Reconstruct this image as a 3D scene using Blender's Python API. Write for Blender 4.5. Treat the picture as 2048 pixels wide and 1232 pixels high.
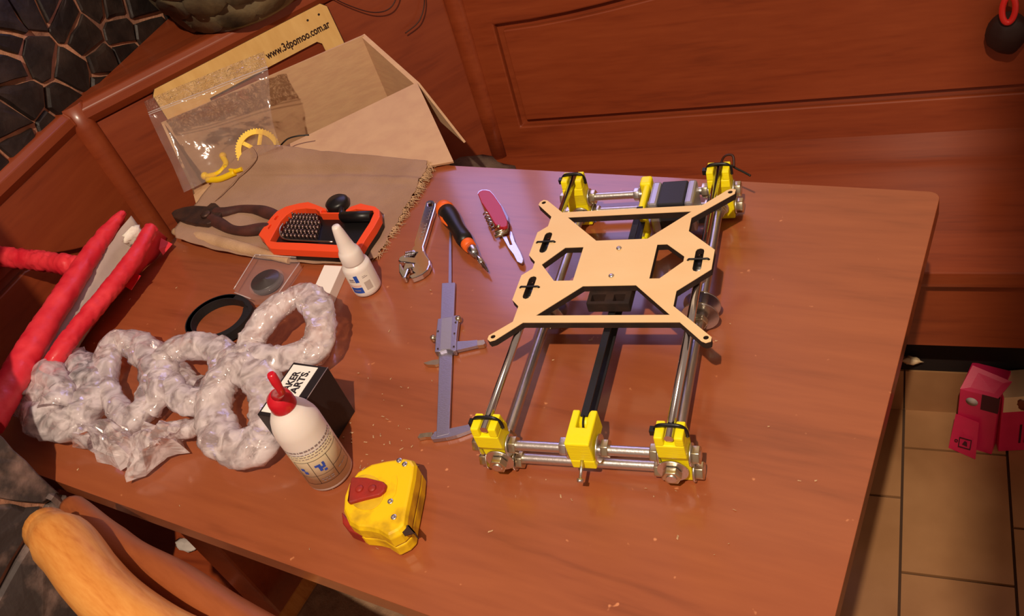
import bpy, bmesh, math, random
import numpy as np
from mathutils import Vector, Matrix, noise
from mathutils.geometry import tessellate_polygon
random.seed(7)
C = bpy.context.scene.collection
for o in list(bpy.data.objects): bpy.data.objects.remove(o)
TZ = 0.75                                   # table top height above the floor

# ------------------------------------------------------------------ camera
FL, YAW, PIT, ROL = 1794.0, 0.715039, 0.857172, -0.374326
CAM = np.array([0.284295, -0.599851, 0.674894])          # relative to table-top plane
def _rot(a, b, c):
    ca, sa, cb, sb, cc, sc = math.cos(a), math.sin(a), math.cos(b), math.sin(b), math.cos(c), math.sin(c)
    return (np.array([[ca,-sa,0],[sa,ca,0],[0,0,1]]) @ np.array([[1,0,0],[0,cb,-sb],[0,sb,cb]]) @ np.array([[cc,-sc,0],[sc,cc,0],[0,0,1]]))
RR = _rot(YAW, PIT, ROL)
cd = bpy.data.cameras.new('camera'); cam = bpy.data.objects.new('camera', cd); C.objects.link(cam)
cd.sensor_width = 36; cd.lens = FL/2048*36; cd.clip_start = .02
M = Matrix([[*RR[i], 0] for i in range(3)] + [[0,0,0,1]]); M.translation = Vector((CAM[0], CAM[1], CAM[2]+TZ))
cam.matrix_world = M
bpy.context.scene.camera = cam
cd.dof.use_dof = False

# ------------------------------------------------------------------ world, lights, exposure
sc = bpy.context.scene
sc.view_settings.view_transform = 'Standard'; sc.view_settings.look = 'None'
sc.view_settings.gamma = 1; sc.view_settings.use_curve_mapping = False
sc.view_settings.exposure = 0.0
w = bpy.data.worlds.new('world'); sc.world = w; w.use_nodes = True
w.node_tree.nodes['Background'].inputs[0].default_value = (1.0, .66, .47, 1)
w.node_tree.nodes['Background'].inputs[1].default_value = .30
def light(name, kind, loc, power, col, size=.1, rot=None, sy=None):
    d = bpy.data.lights.new(name, kind); d.energy = power; d.color = col
    if kind == 'AREA':
        d.size = size
        if sy: d.shape = 'RECTANGLE'; d.size_y = sy
    else: d.shadow_soft_size = size
    o = bpy.data.objects.new(name, d); C.objects.link(o); o.location = loc
    if rot: o.rotation_euler = rot
    return o
light('assumed_ceiling_lamp', 'POINT', (.41, -1.2, TZ+2.0), 205, (1, .82, .62), .018)  # lamp out of view, its position assumed from the cast shadows
# assumed unseen window: blue light added above the bench for table and metal reflections
light('assumed_window_light', 'AREA', (-.68, .83, TZ+.64), 4.0, (.46, .42, 1.0), .56, (math.radians(-90), 0, math.radians(8.5)), .60)

# ------------------------------------------------------------------ frames and pixel rays
def ray(u, v): return RR @ np.array([(u-1024)/FL, -(v-616)/FL, -1.0])
def U(u, v, h=0):
    """point of the photo at height h above the table top"""
    d = ray(u, v); t = (h-CAM[2])/d[2]; p = CAM+t*d
    return Vector((p[0], p[1], p[2]+TZ))
BA = .148
E1 = Vector((math.cos(BA), math.sin(BA), 0)); E2 = Vector((-math.sin(BA), math.cos(BA), 0)); EZ = Vector((0,0,1))
def W(a, b, z): return E1*a + E2*b + EZ*(z+TZ)          # bench frame
PA = .1861; PO = Vector((-.0843, .0003, TZ))
PM = Matrix.Translation(PO) @ Matrix.Rotation(PA, 4, 'Z')  # printer frame

# ------------------------------------------------------------------ materials
def lin(c):
    return tuple(((x/255)/12.92 if x/255 <= .04045 else ((x/255+.055)/1.055)**2.4) for x in c)
MATS = {}
def mat(name, col, rough=.5, metal=0, coat=0, bump=0, bscale=200, var=0, vscale=30, stretch=(1,1,1), trans=0, alpha=1, ior=1.45, col2=None, sss=0, spec=.5, emit=None, vlo=.35, vhi=.65, coords='Object', detail=4):
    m = bpy.data.materials.new(name); m.use_nodes = True; nt = m.node_tree; b = nt.nodes['Principled BSDF']
    b.inputs['Base Color'].default_value = (*lin(col), 1); b.inputs['Roughness'].default_value = rough
    b.inputs['Metallic'].default_value = metal; b.inputs['Coat Weight'].default_value = coat; b.inputs['Coat Roughness'].default_value = .12
    b.inputs['Transmission Weight'].default_value = trans; b.inputs['Alpha'].default_value = alpha; b.inputs['IOR'].default_value = ior
    b.inputs['Specular IOR Level'].default_value = spec
    if sss: b.inputs['Subsurface Weight'].default_value = sss; b.inputs['Subsurface Radius'].default_value = (.02,.012,.008); b.inputs['Subsurface Scale'].default_value = .3
    if var or bump or col2:
        tc = nt.nodes.new('ShaderNodeTexCoord'); mp = nt.nodes.new('ShaderNodeMapping'); mp.inputs['Scale'].default_value = stretch
        nt.links.new(tc.outputs[coords], mp.inputs[0])
    if col2:
        n = nt.nodes.new('ShaderNodeTexNoise'); n.inputs['Scale'].default_value = vscale; n.inputs['Detail'].default_value = detail; nt.links.new(mp.outputs[0], n.inputs['Vector'])
        r = nt.nodes.new('ShaderNodeValToRGB'); r.color_ramp.elements[0].position = vlo; r.color_ramp.elements[1].position = vhi
        r.color_ramp.elements[0].color = (*lin(col), 1); r.color_ramp.elements[1].color = (*lin(col2), 1)
        nt.links.new(n.outputs[0], r.inputs[0]); nt.links.new(r.outputs[0], b.inputs['Base Color'])
    if bump:
        n2 = nt.nodes.new('ShaderNodeTexNoise'); n2.inputs['Scale'].default_value = bscale; n2.inputs['Detail'].default_value = 5; nt.links.new(mp.outputs[0], n2.inputs['Vector'])
        bp = nt.nodes.new('ShaderNodeBump'); bp.inputs['Strength'].default_value = bump; bp.inputs['Distance'].default_value = .002
        nt.links.new(n2.outputs[0], bp.inputs['Height']); nt.links.new(bp.outputs[0], b.inputs['Normal'])
    MATS[name] = m; return m
def wood(name, c1, c2, c3, rough=.35, coat=.25, rotz=0, grain=(1.2, 14, 14), speck=0, crough=.15):
    """long soft grain along local x, with darker veins"""
    m = bpy.data.materials.new(name); m.use_nodes = True; nt = m.node_tree; b = nt.nodes['Principled BSDF']
    L = nt.links.new; N = nt.nodes.new
    geo = N('ShaderNodeNewGeometry'); mp = N('ShaderNodeMapping'); mp.vector_type = 'TEXTURE'; mp.inputs['Rotation'].default_value = (0,0,rotz)
    L(geo.outputs['Position'], mp.inputs[0])
    mp2 = N('ShaderNodeMapping'); mp2.inputs['Scale'].default_value = grain; L(mp.outputs[0], mp2.inputs[0])
    n1 = N('ShaderNodeTexNoise'); n1.inputs['Scale'].default_value = 3.0; n1.inputs['Detail'].default_value = 6; n1.inputs['Distortion'].default_value = .8; L(mp2.outputs[0], n1.inputs['Vector'])
    n2 = N('ShaderNodeTexNoise'); n2.inputs['Scale'].default_value = 16; n2.inputs['Detail'].default_value = 8; L(mp2.outputs[0], n2.inputs['Vector'])
    r = N('ShaderNodeValToRGB'); e = r.color_ramp.elements; e[0].position = .32; e[0].color = (*lin(c1),1); e[1].position = .66; e[1].color = (*lin(c3),1)
    x = e.new(.46); x.color = (*lin(c2),1)
    mx = N('ShaderNodeMath'); mx.operation = 'MULTIPLY_ADD'; mx.inputs[1].default_value = .35; L(n2.outputs[0], mx.inputs[0])
    ad = N('ShaderNodeMath'); ad.operation = 'MULTIPLY'; ad.inputs[1].default_value = .65; L(n1.outputs[0], ad.inputs[0]); L(ad.outputs[0], mx.inputs[2])
    L(mx.outputs[0], r.inputs[0])
    out = r.outputs[0]
    if speck:
        n3 = N('ShaderNodeTexNoise'); n3.inputs['Scale'].default_value = 75; n3.inputs['Detail'].default_value = 2; L(geo.outputs['Position'], n3.inputs['Vector'])
        rs = N('ShaderNodeValToRGB'); rs.color_ramp.elements[0].position = .735; rs.color_ramp.elements[1].position = .78; L(n3.outputs[0], rs.inputs[0])
        mm = N('ShaderNodeMixRGB'); mm.inputs[2].default_value = (*lin((215,140,95)),1); L(rs.outputs[0], mm.inputs[0]); L(out, mm.inputs[1]); out = mm.outputs[0]
    L(out, b.inputs['Base Color'])
    b.inputs['Roughness'].default_value = rough; b.inputs['Coat Weight'].default_value = coat; b.inputs['Coat Roughness'].default_value = crough
    bp = N('ShaderNodeBump'); bp.inputs['Strength'].default_value = .08; bp.inputs['Distance'].default_value = .001; L(n2.outputs[0], bp.inputs['Height']); L(bp.outputs[0], b.inputs['Normal'])
    MATS[name] = m; return m
wood('table_wood', (138,71,40), (154,81,47), (164,89,52), .38, .9, 0, (1.0, 9, 9), 1, .14)
wood('bench_wood', (122,49,22), (142,61,28), (154,70,34), .42, .35, BA, (1.0, 11, 9), 0, .2)
wood('bench_wood_left', (120,48,22), (138,59,28), (148,67,33), .42, .35, BA+math.pi/2, (1.0, 11, 9), 0, .2)
wood('bench_wood_diag', (120,48,22), (138,59,28), (148,67,33), .42, .35, BA+.84, (1.0, 11, 9), 0, .2)
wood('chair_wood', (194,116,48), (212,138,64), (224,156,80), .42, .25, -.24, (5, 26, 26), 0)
wood('chair_wood_shaded', (128,64,30), (146,76,36), (156,84,42), .5, .05, -.24, (3, 20, 20), 0)  # chair wood darkened to paint in the shade on back rail and trough
mat('stone', (34,26,24), .55, bump=.9, bscale=45, col2=(66,52,46), vscale=22, vlo=.45, vhi=.8)
mat('stone_rough', (72,62,60), .7, bump=1.0, bscale=40, col2=(156,128,118), vscale=26, vlo=.50, vhi=.72, detail=9)
mat('mortar', (130,88,72), .9, bump=1, bscale=90, col2=(214,152,120), vscale=14)
mat('plaster', (205,190,170), .9, bump=.2)
mat('floor_tile', (158,112,72), .42, col2=(182,134,90), vscale=9, bump=.06, bscale=60, vlo=.3, vhi=.7)
mat('grout', (82,58,42), .95, bump=.4)
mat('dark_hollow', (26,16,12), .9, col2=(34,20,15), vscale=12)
mat('steel', (205,205,212), .24, 1, bump=.04, bscale=300)
mat('chrome', (225,225,230), .12, 1, bump=.02, bscale=200)
mat('zinc', (226,222,222), .34, 1, bump=.1, bscale=400)
mat('zinc_yellow', (216,206,178), .3, 1, bump=.08)
mat('brushed', (186,182,196), .42, 1, bump=.15, bscale=160, stretch=(1,8,1))
mat('motor_silver', (190,188,196), .4, .8, bump=.05)
mat('motor_black', (38,37,44), .5, bump=.05)
mat('yellow_print', (255,236,16), .42, bump=.25, bscale=90, stretch=(1,1,12), sss=.08)
mat('yellow_gear', (248,206,16), .45, bump=.1, sss=.05)
mat('black_plastic', (24,22,23), .38, bump=.05)
mat('disc_grey', (70,62,62), .4)
mat('black_rubber', (28,26,27), .6, bump=.2, bscale=400)
mat('plywood', (242,206,154), .6, bump=.05, bscale=140, col2=(240,200,146), vscale=12, stretch=(1,2,1))
mat('ply_sheet', (238,196,124), .6, bump=.06, bscale=140, col2=(226,180,108), vscale=14, stretch=(1,4,1))
mat('burnt_edge', (34,22,18), .85, bump=.3, col2=(52,32,24), vscale=60)
mat('scorch', (150,88,50), .8, col2=(208,150,96), vscale=90)
mat('cardboard', (212,172,132), .85, bump=.12, bscale=70, col2=(204,162,126), vscale=35, stretch=(1,1,4))
mat('cardboard_edge', (178,132,88), .9, bump=.8, bscale=500, stretch=(1,1,1))
mat('cloth', (176,140,116), .95, bump=.5, bscale=700, col2=(160,124,100), vscale=9)
mat('cloth_light', (206,168,130), .95, bump=.5, bscale=500, col2=(186,148,112), vscale=30)
mat('rag_grey', (112,92,76), .95, bump=.6, bscale=300, col2=(84,66,54), vscale=30)
mat('red_crepe', (214,30,48), .5, bump=.5, bscale=60, col2=(240,62,72), vscale=24, stretch=(1,1,1), coat=.1)
mat('lining', (196,176,164), .85, bump=.4, bscale=40, col2=(176,156,146), vscale=14)
mat('white_paper', (250,240,226), .6, bump=.05)
mat('tissue', (246,236,222), .9, bump=.4)
mat('orange', (252,84,40), .42, bump=.05, sss=.04)
mat('orange_grip', (246,106,34), .45, bump=.05)
mat('dark_iron', (66,52,48), .5, .55, bump=.6, bscale=140, col2=(92,64,52), vscale=50)
mat('bit_steel', (126,104,98), .35, .9)
mat('plier_grip', (64,36,32), .62, bump=.3, bscale=160, col2=(86,46,38), vscale=50)
mat('red_knife', (176,28,44), .35, coat=.15, bump=.02)
mat('clear_plastic', (235,225,228), .08, alpha=.07, spec=.9, bump=.2, bscale=30)
mat('clear_edge', (235,225,225), .1, alpha=.42, spec=1, bump=.2, bscale=40)
mat('white_plastic', (242,232,228), .36, sss=.25, bump=.02)
mat('glue_fill', (234,218,186), .36, sss=.25)
mat('red_plastic', (206,28,46), .3, sss=.06, coat=.3)
mat('tape_yellow', (250,206,14), .42, bump=.3, bscale=60, col2=(176,132,28), vscale=34, vlo=.50, vhi=.72)
mat('tape_dirt', (226,184,30), .6, bump=.4, bscale=60, col2=(160,120,40), vscale=45, vlo=.4, vhi=.75)
mat('tape_red', (168,44,34), .5, bump=.3, col2=(140,40,30), vscale=50)
mat('tape_shell', (226,160,100), .15, alpha=.5, coat=.4)
mat('black_card', (34,27,28), .5, bump=.1, bscale=200, coat=.1)
mat('ink', (40,34,40), .7); mat('ink_soft', (150,134,136), .7); mat('ink_blue', (52,84,190), .6); mat('label_blue', (42,86,190), .4)
mat('label_white', (250,244,236), .45); mat('label_grey', (200,186,178), .6); mat('label_pink', (240,200,190), .5)
mat('burnt_text', (48,20,14), .9, bump=.5)
mat('ceramic_dark', (56,48,40), .5, bump=.9, bscale=40, col2=(140,124,92), vscale=14, coat=.1, vlo=.42, vhi=.75)
mat('magenta_card', (226,40,92), .45, bump=.08, coat=.2, col2=(206,32,80), vscale=10)
mat('pack_cream', (236,204,160), .5, bump=.05); mat('pack_brown', (122,58,30), .5, bump=.1); mat('pack_dark', (70,18,34), .5)
mat('seat_fabric', (150,116,88), .95, bump=.6, bscale=400, col2=(128,96,72), vscale=60)
mat('wire_dark', (60,26,18), .5)
mat('red_gloss', (238,50,46), .25, coat=.5); mat('pouch', (48,26,22), .6, bump=.4, bscale=50)
mat('glass_sky', (120,125,220), .1)
mat('hole_black', (12,9,8), .9)
def film(name, tint, fac, rough, scale, strength, trl=.4, vary=0):
    """thin crumpled plastic film: transparent + glossy + translucent"""
    m = bpy.data.materials.new(name); m.use_nodes = True; nt = m.node_tree; nt.nodes.clear(); L = nt.links.new; N = nt.nodes.new
    out = N('ShaderNodeOutputMaterial'); t = N('ShaderNodeBsdfTransparent'); t.inputs[0].default_value = (1,.97,.96,1)
    d = N('ShaderNodeBsdfDiffuse'); d.inputs[0].default_value = (*lin(tint),1)
    tr = N('ShaderNodeBsdfTranslucent'); tr.inputs[0].default_value = (*lin(tint),1)
    g = N('ShaderNodeBsdfGlossy'); g.inputs['Color'].default_value = (1,.97,.96,1); g.inputs['Roughness'].default_value = rough
    tc = N('ShaderNodeTexCoord')
    v = N('ShaderNodeTexVoronoi'); v.inputs['Scale'].default_value = scale; v.feature = 'DISTANCE_TO_EDGE'
    n = N('ShaderNodeTexNoise'); n.inputs['Scale'].default_value = scale*.8; n.inputs['Detail'].default_value = 0; n.inputs['Distortion'].default_value = 1.6
    L(tc.outputs['Object'], n.inputs['Vector'])
    mpv = N('ShaderNodeMixRGB'); mpv.inputs[0].default_value = .12; L(tc.outputs['Object'], mpv.inputs[1]); L(n.outputs['Color'], mpv.inputs[2]); L(mpv.outputs[0], v.inputs['Vector'])
    sb_ = N('ShaderNodeMath'); sb_.operation = 'SUBTRACT'; sb_.inputs[1].default_value = .5; L(n.outputs[0], sb_.inputs[0]); ab = N('ShaderNodeMath'); ab.operation = 'ABSOLUTE'; L(sb_.outputs[0], ab.inputs[0])
    ad = N('ShaderNodeMath'); ad.operation = 'MULTIPLY_ADD'; ad.inputs[1].default_value = -2.2; L(ab.outputs[0], ad.inputs[0]); L(v.outputs['Distance'], ad.inputs[2])
    bp = N('ShaderNodeBump'); bp.inputs['Strength'].default_value = strength; bp.inputs['Distance'].default_value = .006; L(ad.outputs[0], bp.inputs['Height'])
    for s_ in (d, g, tr): L(bp.outputs[0], s_.inputs['Normal'])
    m1 = N('ShaderNodeMixShader'); m1.inputs[0].default_value = trl; L(d.outputs[0], m1.inputs[1]); L(tr.outputs[0], m1.inputs[2])
    m2 = N('ShaderNodeMixShader'); m2.inputs[0].default_value = fac; L(t.outputs[0], m2.inputs[1]); L(m1.outputs[0], m2.inputs[2])
    if vary:      # doubled-up folds are milkier than single film
        nv = N('ShaderNodeTexNoise'); nv.inputs['Scale'].default_value = 42; nv.inputs['Detail'].default_value = 2; nv.inputs['Distortion'].default_value = 1.5; L(tc.outputs['Object'], nv.inputs['Vector'])
        mr = N('ShaderNodeMapRange'); mr.inputs['From Min'].default_value = .36; mr.inputs['From Max'].default_value = .62; mr.inputs['To Min'].default_value = fac-vary; mr.inputs['To Max'].default_value = min(.95, fac+vary)
        L(nv.outputs[0], mr.inputs['Value']); L(mr.outputs[0], m2.inputs[0])
    fr = N('ShaderNodeFresnel'); fr.inputs[0].default_value = 1.5; L(bp.outputs[0], fr.inputs[1])
    fm = N('ShaderNodeMath'); fm.operation = 'MULTIPLY_ADD'; fm.inputs[1].default_value = .8; fm.inputs[2].default_value = .03; L(fr.outputs[0], fm.inputs[0])
    m3 = N('ShaderNodeMixShader'); L(fm.outputs[0], m3.inputs[0]); L(m2.outputs[0], m3.inputs[1]); L(g.outputs[0], m3.inputs[2])
    L(m3.outputs[0], out.inputs[0]); MATS[name] = m; return m
film('bag_film', (255,243,246), .50, .13, 20, .30, .22, .26)
film('zip_film', (255,246,240), .08, .10, 30, .06, .3)
film('zip_crinkle', (255,246,238), .14, .18, 60, 1.0, .3)

# ------------------------------------------------------------------ mesh builder
class MB:
    def __init__(s): s.v = []; s.f = []; s.mi = []; s.cur = 0; s.sm = []
    def add(s, vs, fs, M=None, smooth=False):
        n = len(s.v)
        for v in vs:
            v = Vector(v); s.v.append(M @ v if M else v)
        for f in fs: s.f.append([i+n for i in f]); s.mi.append(s.cur); s.sm.append(smooth)
        return s
    def box(s, x0, x1, y0, y1, z0, z1, M=None):
        vs = [(x,y,z) for z in (z0,z1) for y in (y0,y1) for x in (x0,x1)]
        return s.add(vs, [(0,2,3,1),(4,5,7,6),(0,1,5,4),(2,6,7,3),(0,4,6,2),(1,3,7,5)], M)
    def hexa(s, p):   # 8 points: bottom 4 (ccw), top 4
        return s.add(p, [(3,2,1,0),(4,5,6,7),(0,1,5,4),(1,2,6,5),(2,3,7,6),(3,0,4,7)])
    def sheet(s, quad, t):
        a,b,c,d = [Vector(q) for q in quad]; n = (b-a).cross(d-a).normalized()*t
        return s.hexa([a,b,c,d,a+n,b+n,c+n,d+n])
    def prism(s, poly, z0, z1, holes=(), M=None):
        loops = [list(poly)]+[list(h) for h in holes]
        flat = [p for l in loops for p in l]; n = len(flat)
        if holes:
            bm = bmesh.new(); bv = [bm.verts.new((p[0],p[1],0)) for p in flat]; bm.verts.index_update(); k = 0; es = []
            for l in loops:
                for i in range(len(l)): es.append(bm.edges.new((bv[k+i], bv[k+(i+1)%len(l)])))
                k += len(l)
            bmesh.ops.triangle_fill(bm, use_beauty=True, use_dissolve=False, edges=es, normal=(0,0,1))
            tris = [tuple(v.index for v in f.verts) for f in bm.faces]; bm.free()
        else: tris = tessellate_polygon([[Vector((p[0],p[1],0)) for p in loops[0]]])
        vs = [(p[0],p[1],z1) for p in flat]+[(p[0],p[1],z0) for p in flat]
        fs = []
        for t in tris:
            a,b,c = [flat[i] for i in t]; ar = (b[0]-a[0])*(c[1]-a[1])-(b[1]-a[1])*(c[0]-a[0])
            t = tuple(t) if ar > 0 else tuple(reversed(t))
            fs.append(t); fs.append(tuple(i+n for i in reversed(t)))
        k = 0
        for li, l in enumerate(loops):
            m = len(l); ar = sum(l[i][0]*l[(i+1)%m][1]-l[(i+1)%m][0]*l[i][1] for i in range(m))
            for i in range(m):
                a, b = k+i, k+(i+1)%m
                q = (a, a+n, b+n, b)
                if (ar < 0) != (li > 0): q = tuple(reversed(q))
                fs.append(q)
            k += m
        return s.add(vs, fs, M)
    def tube(s, path, r, n=10, closed=False, caps=True, M=None, flat=1.0, up=None):
        path = [Vector(p) for p in path]; m = len(path); rs = r if hasattr(r, '__len__') else [r]*m
        vs, fs = [], []; prev = None
        for i in range(m):
            a = path[(i-1)%m] if (closed or i > 0) else path[i]; b = path[(i+1)%m] if (closed or i < m-1) else path[i]
            t = (b-a).normalized() if (b-a).length > 1e-9 else Vector((0,0,1))
            if up is not None: x = Vector(up).cross(t).normalized()
            elif prev is None: x = (Vector((0,0,1)) if abs(t.z) < .9 else Vector((1,0,0))).cross(t).normalized()
            else: x = (prev-t*prev.dot(t)).normalized()
            prev = x; y = t.cross(x)
            for k in range(n):
                an = 2*math.pi*k/n; vs.append(path[i]+(x*math.cos(an)+y*math.sin(an)*flat)*rs[i])
        for i in range(m if closed else m-1):
            j = (i+1)%m
            for k in range(n): fs.append((i*n+k, i*n+(k+1)%n, j*n+(k+1)%n, j*n+k))
        s.add(vs, fs, M, True)
        if caps and not closed:
            b = len(s.v)-len(vs)
            s.f.append([b+k for k in reversed(range(n))]); s.f.append([b+(m-1)*n+k for k in range(n)]); s.mi += [s.cur]*2; s.sm += [False]*2
        return s
    def cyl(s, a, b, r, n=20, r2=None, M=None): return s.tube([a, b], [r, r if r2 is None else r2], n, M=M)
    def lathe(s, prof, n=32, M=None, smooth=True):   # prof: list (r,z)
        vs = []; fs = []
        for r, z in prof:
            for k in range(n): an = 2*math.pi*k/n; vs.append((r*math.cos(an), r*math.sin(an), z))
        for i in range(len(prof)-1):
            for k in range(n): fs.append((i*n+k, i*n+(k+1)%n, (i+1)*n+(k+1)%n, (i+1)*n+k))
        s.add(vs, fs, M, smooth)
        b = len(s.v)-len(vs)
        if prof[0][0] > 1e-6: s.f.append([b+k for k in reversed(range(n))]); s.mi.append(s.cur); s.sm.append(False)
        if prof[-1][0] > 1e-6: s.f.append([b+(len(prof)-1)*n+k for k in range(n)]); s.mi.append(s.cur); s.sm.append(False)
        return s
MW = {}
def props(o, label=None, cat=None, group=None, kind=None):
    if label: o['label'] = label
    if cat: o['category'] = cat
    if group: o['group'] = group
    if kind: o['kind'] = kind
    return o
def link(name, mb, m, parent=None, bevel=0, sub=0, smooth=False, origin=None, label=None, cat=None, group=None, kind=None, solid=0, bseg=2):
    """world-space geometry -> ONE mesh object; local to its parent, or with its origin at its own base"""
    if parent is not None: Mw = MW[parent.name]
    else:
        if origin is None:
            xs = [v.x for v in mb.v]; ys = [v.y for v in mb.v]; zs = [v.z for v in mb.v]
            origin = Vector(((min(xs)+max(xs))/2, (min(ys)+max(ys))/2, min(zs)))
        Mw = Matrix.Translation(origin)
    inv = Mw.inverted()
    me = bpy.data.meshes.new(name); me.from_pydata([inv @ v for v in mb.v], [], mb.f)
    ms = m if isinstance(m, (list, tuple)) else [m]
    for x in ms: me.materials.append(MATS[x])
    for p, i, q in zip(me.polygons, mb.mi, mb.sm): p.material_index = i; p.use_smooth = smooth or q
    me.validate(); me.update()
    o = bpy.data.objects.new(name, me); C.objects.link(o)
    if parent is not None: o.parent = parent
    else: o.matrix_world = Mw
    MW[o.name] = Mw
    if sub: q = o.modifiers.new('sub', 'SUBSURF'); q.levels = q.render_levels = sub
    if solid: q = o.modifiers.new('solid', 'SOLIDIFY'); q.thickness = solid; q.offset = 0
    if bevel:
        q = o.modifiers.new('bevel', 'BEVEL'); q.width = bevel; q.segments = bseg; q.limit_method = 'ANGLE'; q.angle_limit = .6
        q.harden_normals = False
    return props(o, label, cat, group, kind)
def thing(name, loc, label, cat, group=None, kind=None, rotz=0):
    o = bpy.data.objects.new(name, None); C.objects.link(o); o.empty_display_size = .02
    Mw = Matrix.Translation(Vector(loc)) @ Matrix.Rotation(rotz, 4, 'Z'); o.matrix_world = Mw; MW[o.name] = Mw
    return props(o, label, cat, group, kind)
def spline(pts, n=8, closed=False):
    pts = [Vector(p) for p in pts]; m = len(pts); out = []
    for i in range(m if closed else m-1):
        p0 = pts[(i-1)%m] if (closed or i > 0) else pts[i]; p1 = pts[i]; p2 = pts[(i+1)%m]; p3 = pts[(i+2)%m] if (closed or i < m-2) else p2
        for k in range(n):
            t = k/n; out.append(.5*((2*p1)+(-p0+p2)*t+(2*p0-5*p1+4*p2-p3)*t*t+(-p0+3*p1-3*p2+p3)*t**3))
    if not closed: out.append(pts[-1])
    return out
def UV(lst, h, sx=1, ox=0, oy=0): return [U(ox+a/sx, oy+b/sx, h) for a, b in lst]
def pslab(pts, z0, z1, holes=()):   # polygon given as world points (xy), between heights above table
    return MB().prism([(p.x,p.y) for p in pts], z0+TZ, z1+TZ, [[(p.x,p.y) for p in h] for h in holes])
def frame(org, xd, yd):
    x = Vector(xd).normalized(); z = x.cross(Vector(yd)).normalized(); y = z.cross(x)
    return Matrix(((x.x,y.x,z.x,org[0]),(x.y,y.y,z.y,org[1]),(x.z,y.z,z.z,org[2]),(0,0,0,1)))
def text_mb(txt, size, depth, M, bold=0.0, width=None):
    cu = bpy.data.curves.new('t', 'FONT'); cu.body = txt; cu.size = size; cu.extrude = depth; cu.offset = bold
    ob = bpy.data.objects.new('t', cu); C.objects.link(ob); bpy.context.view_layer.update()
    me = bpy.data.meshes.new_from_object(ob.evaluated_get(bpy.context.evaluated_depsgraph_get()))
    k = 1
    if width: xs = [v.co.x for v in me.vertices]; k = width/(max(xs)-min(xs))
    mb = MB(); mb.add([(v.co.x*k, v.co.y, v.co.z) for v in me.vertices], [list(p.vertices) for p in me.polygons], M)
    bpy.data.objects.remove(ob); bpy.data.curves.remove(cu); bpy.data.meshes.remove(me); return mb
def hexnut(mb, c, axis, r, h, n=6, bore=True):
    c = Vector(c); a = Vector(axis).normalized(); return mb.cyl(c-a*h/2, c+a*h/2, r, n)

# =================================================================== THE SETTING
S = 'structure'
# floor: grout bed with single tiles, laid parallel to the bench
fl = link('floor', MB().box(-2.2, 1.4, -2.2, .62, -.02, -.006, Matrix.Rotation(BA,4,'Z')), 'grout', kind=S)
tw, th = .1645, .2485
for i in range(-10, 7):
    off = {0: .423, 1: .28, -1: .317}.get(i, .423-.11*((i*2) % 3))
    for j in range(-8, 3):
        a0, b0 = .185+tw*i, off-th+th*j
        if b0 > .50 or b0 < -1.7: continue
        b1 = min(b0+th, .512)
        if b1-b0 < .02: continue
        g = .0022; dz = random.uniform(-.0006, .0006)
        mb = MB().hexa([E1*(a0+g)+E2*(b0+g)+EZ*(-.012), E1*(a0+tw-g)+E2*(b0+g)+EZ*(-.012), E1*(a0+tw-g)+E2*(b1-g)+EZ*(-.012), E1*(a0+g)+E2*(b1-g)+EZ*(-.012),
                        E1*(a0+g)+E2*(b0+g)+EZ*dz, E1*(a0+tw-g)+E2*(b0+g)+EZ*dz, E1*(a0+tw-g)+E2*(b1-g)+EZ*dz, E1*(a0+g)+E2*(b1-g)+EZ*dz])
        link('tile', mb, 'floor_tile', fl)

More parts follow.
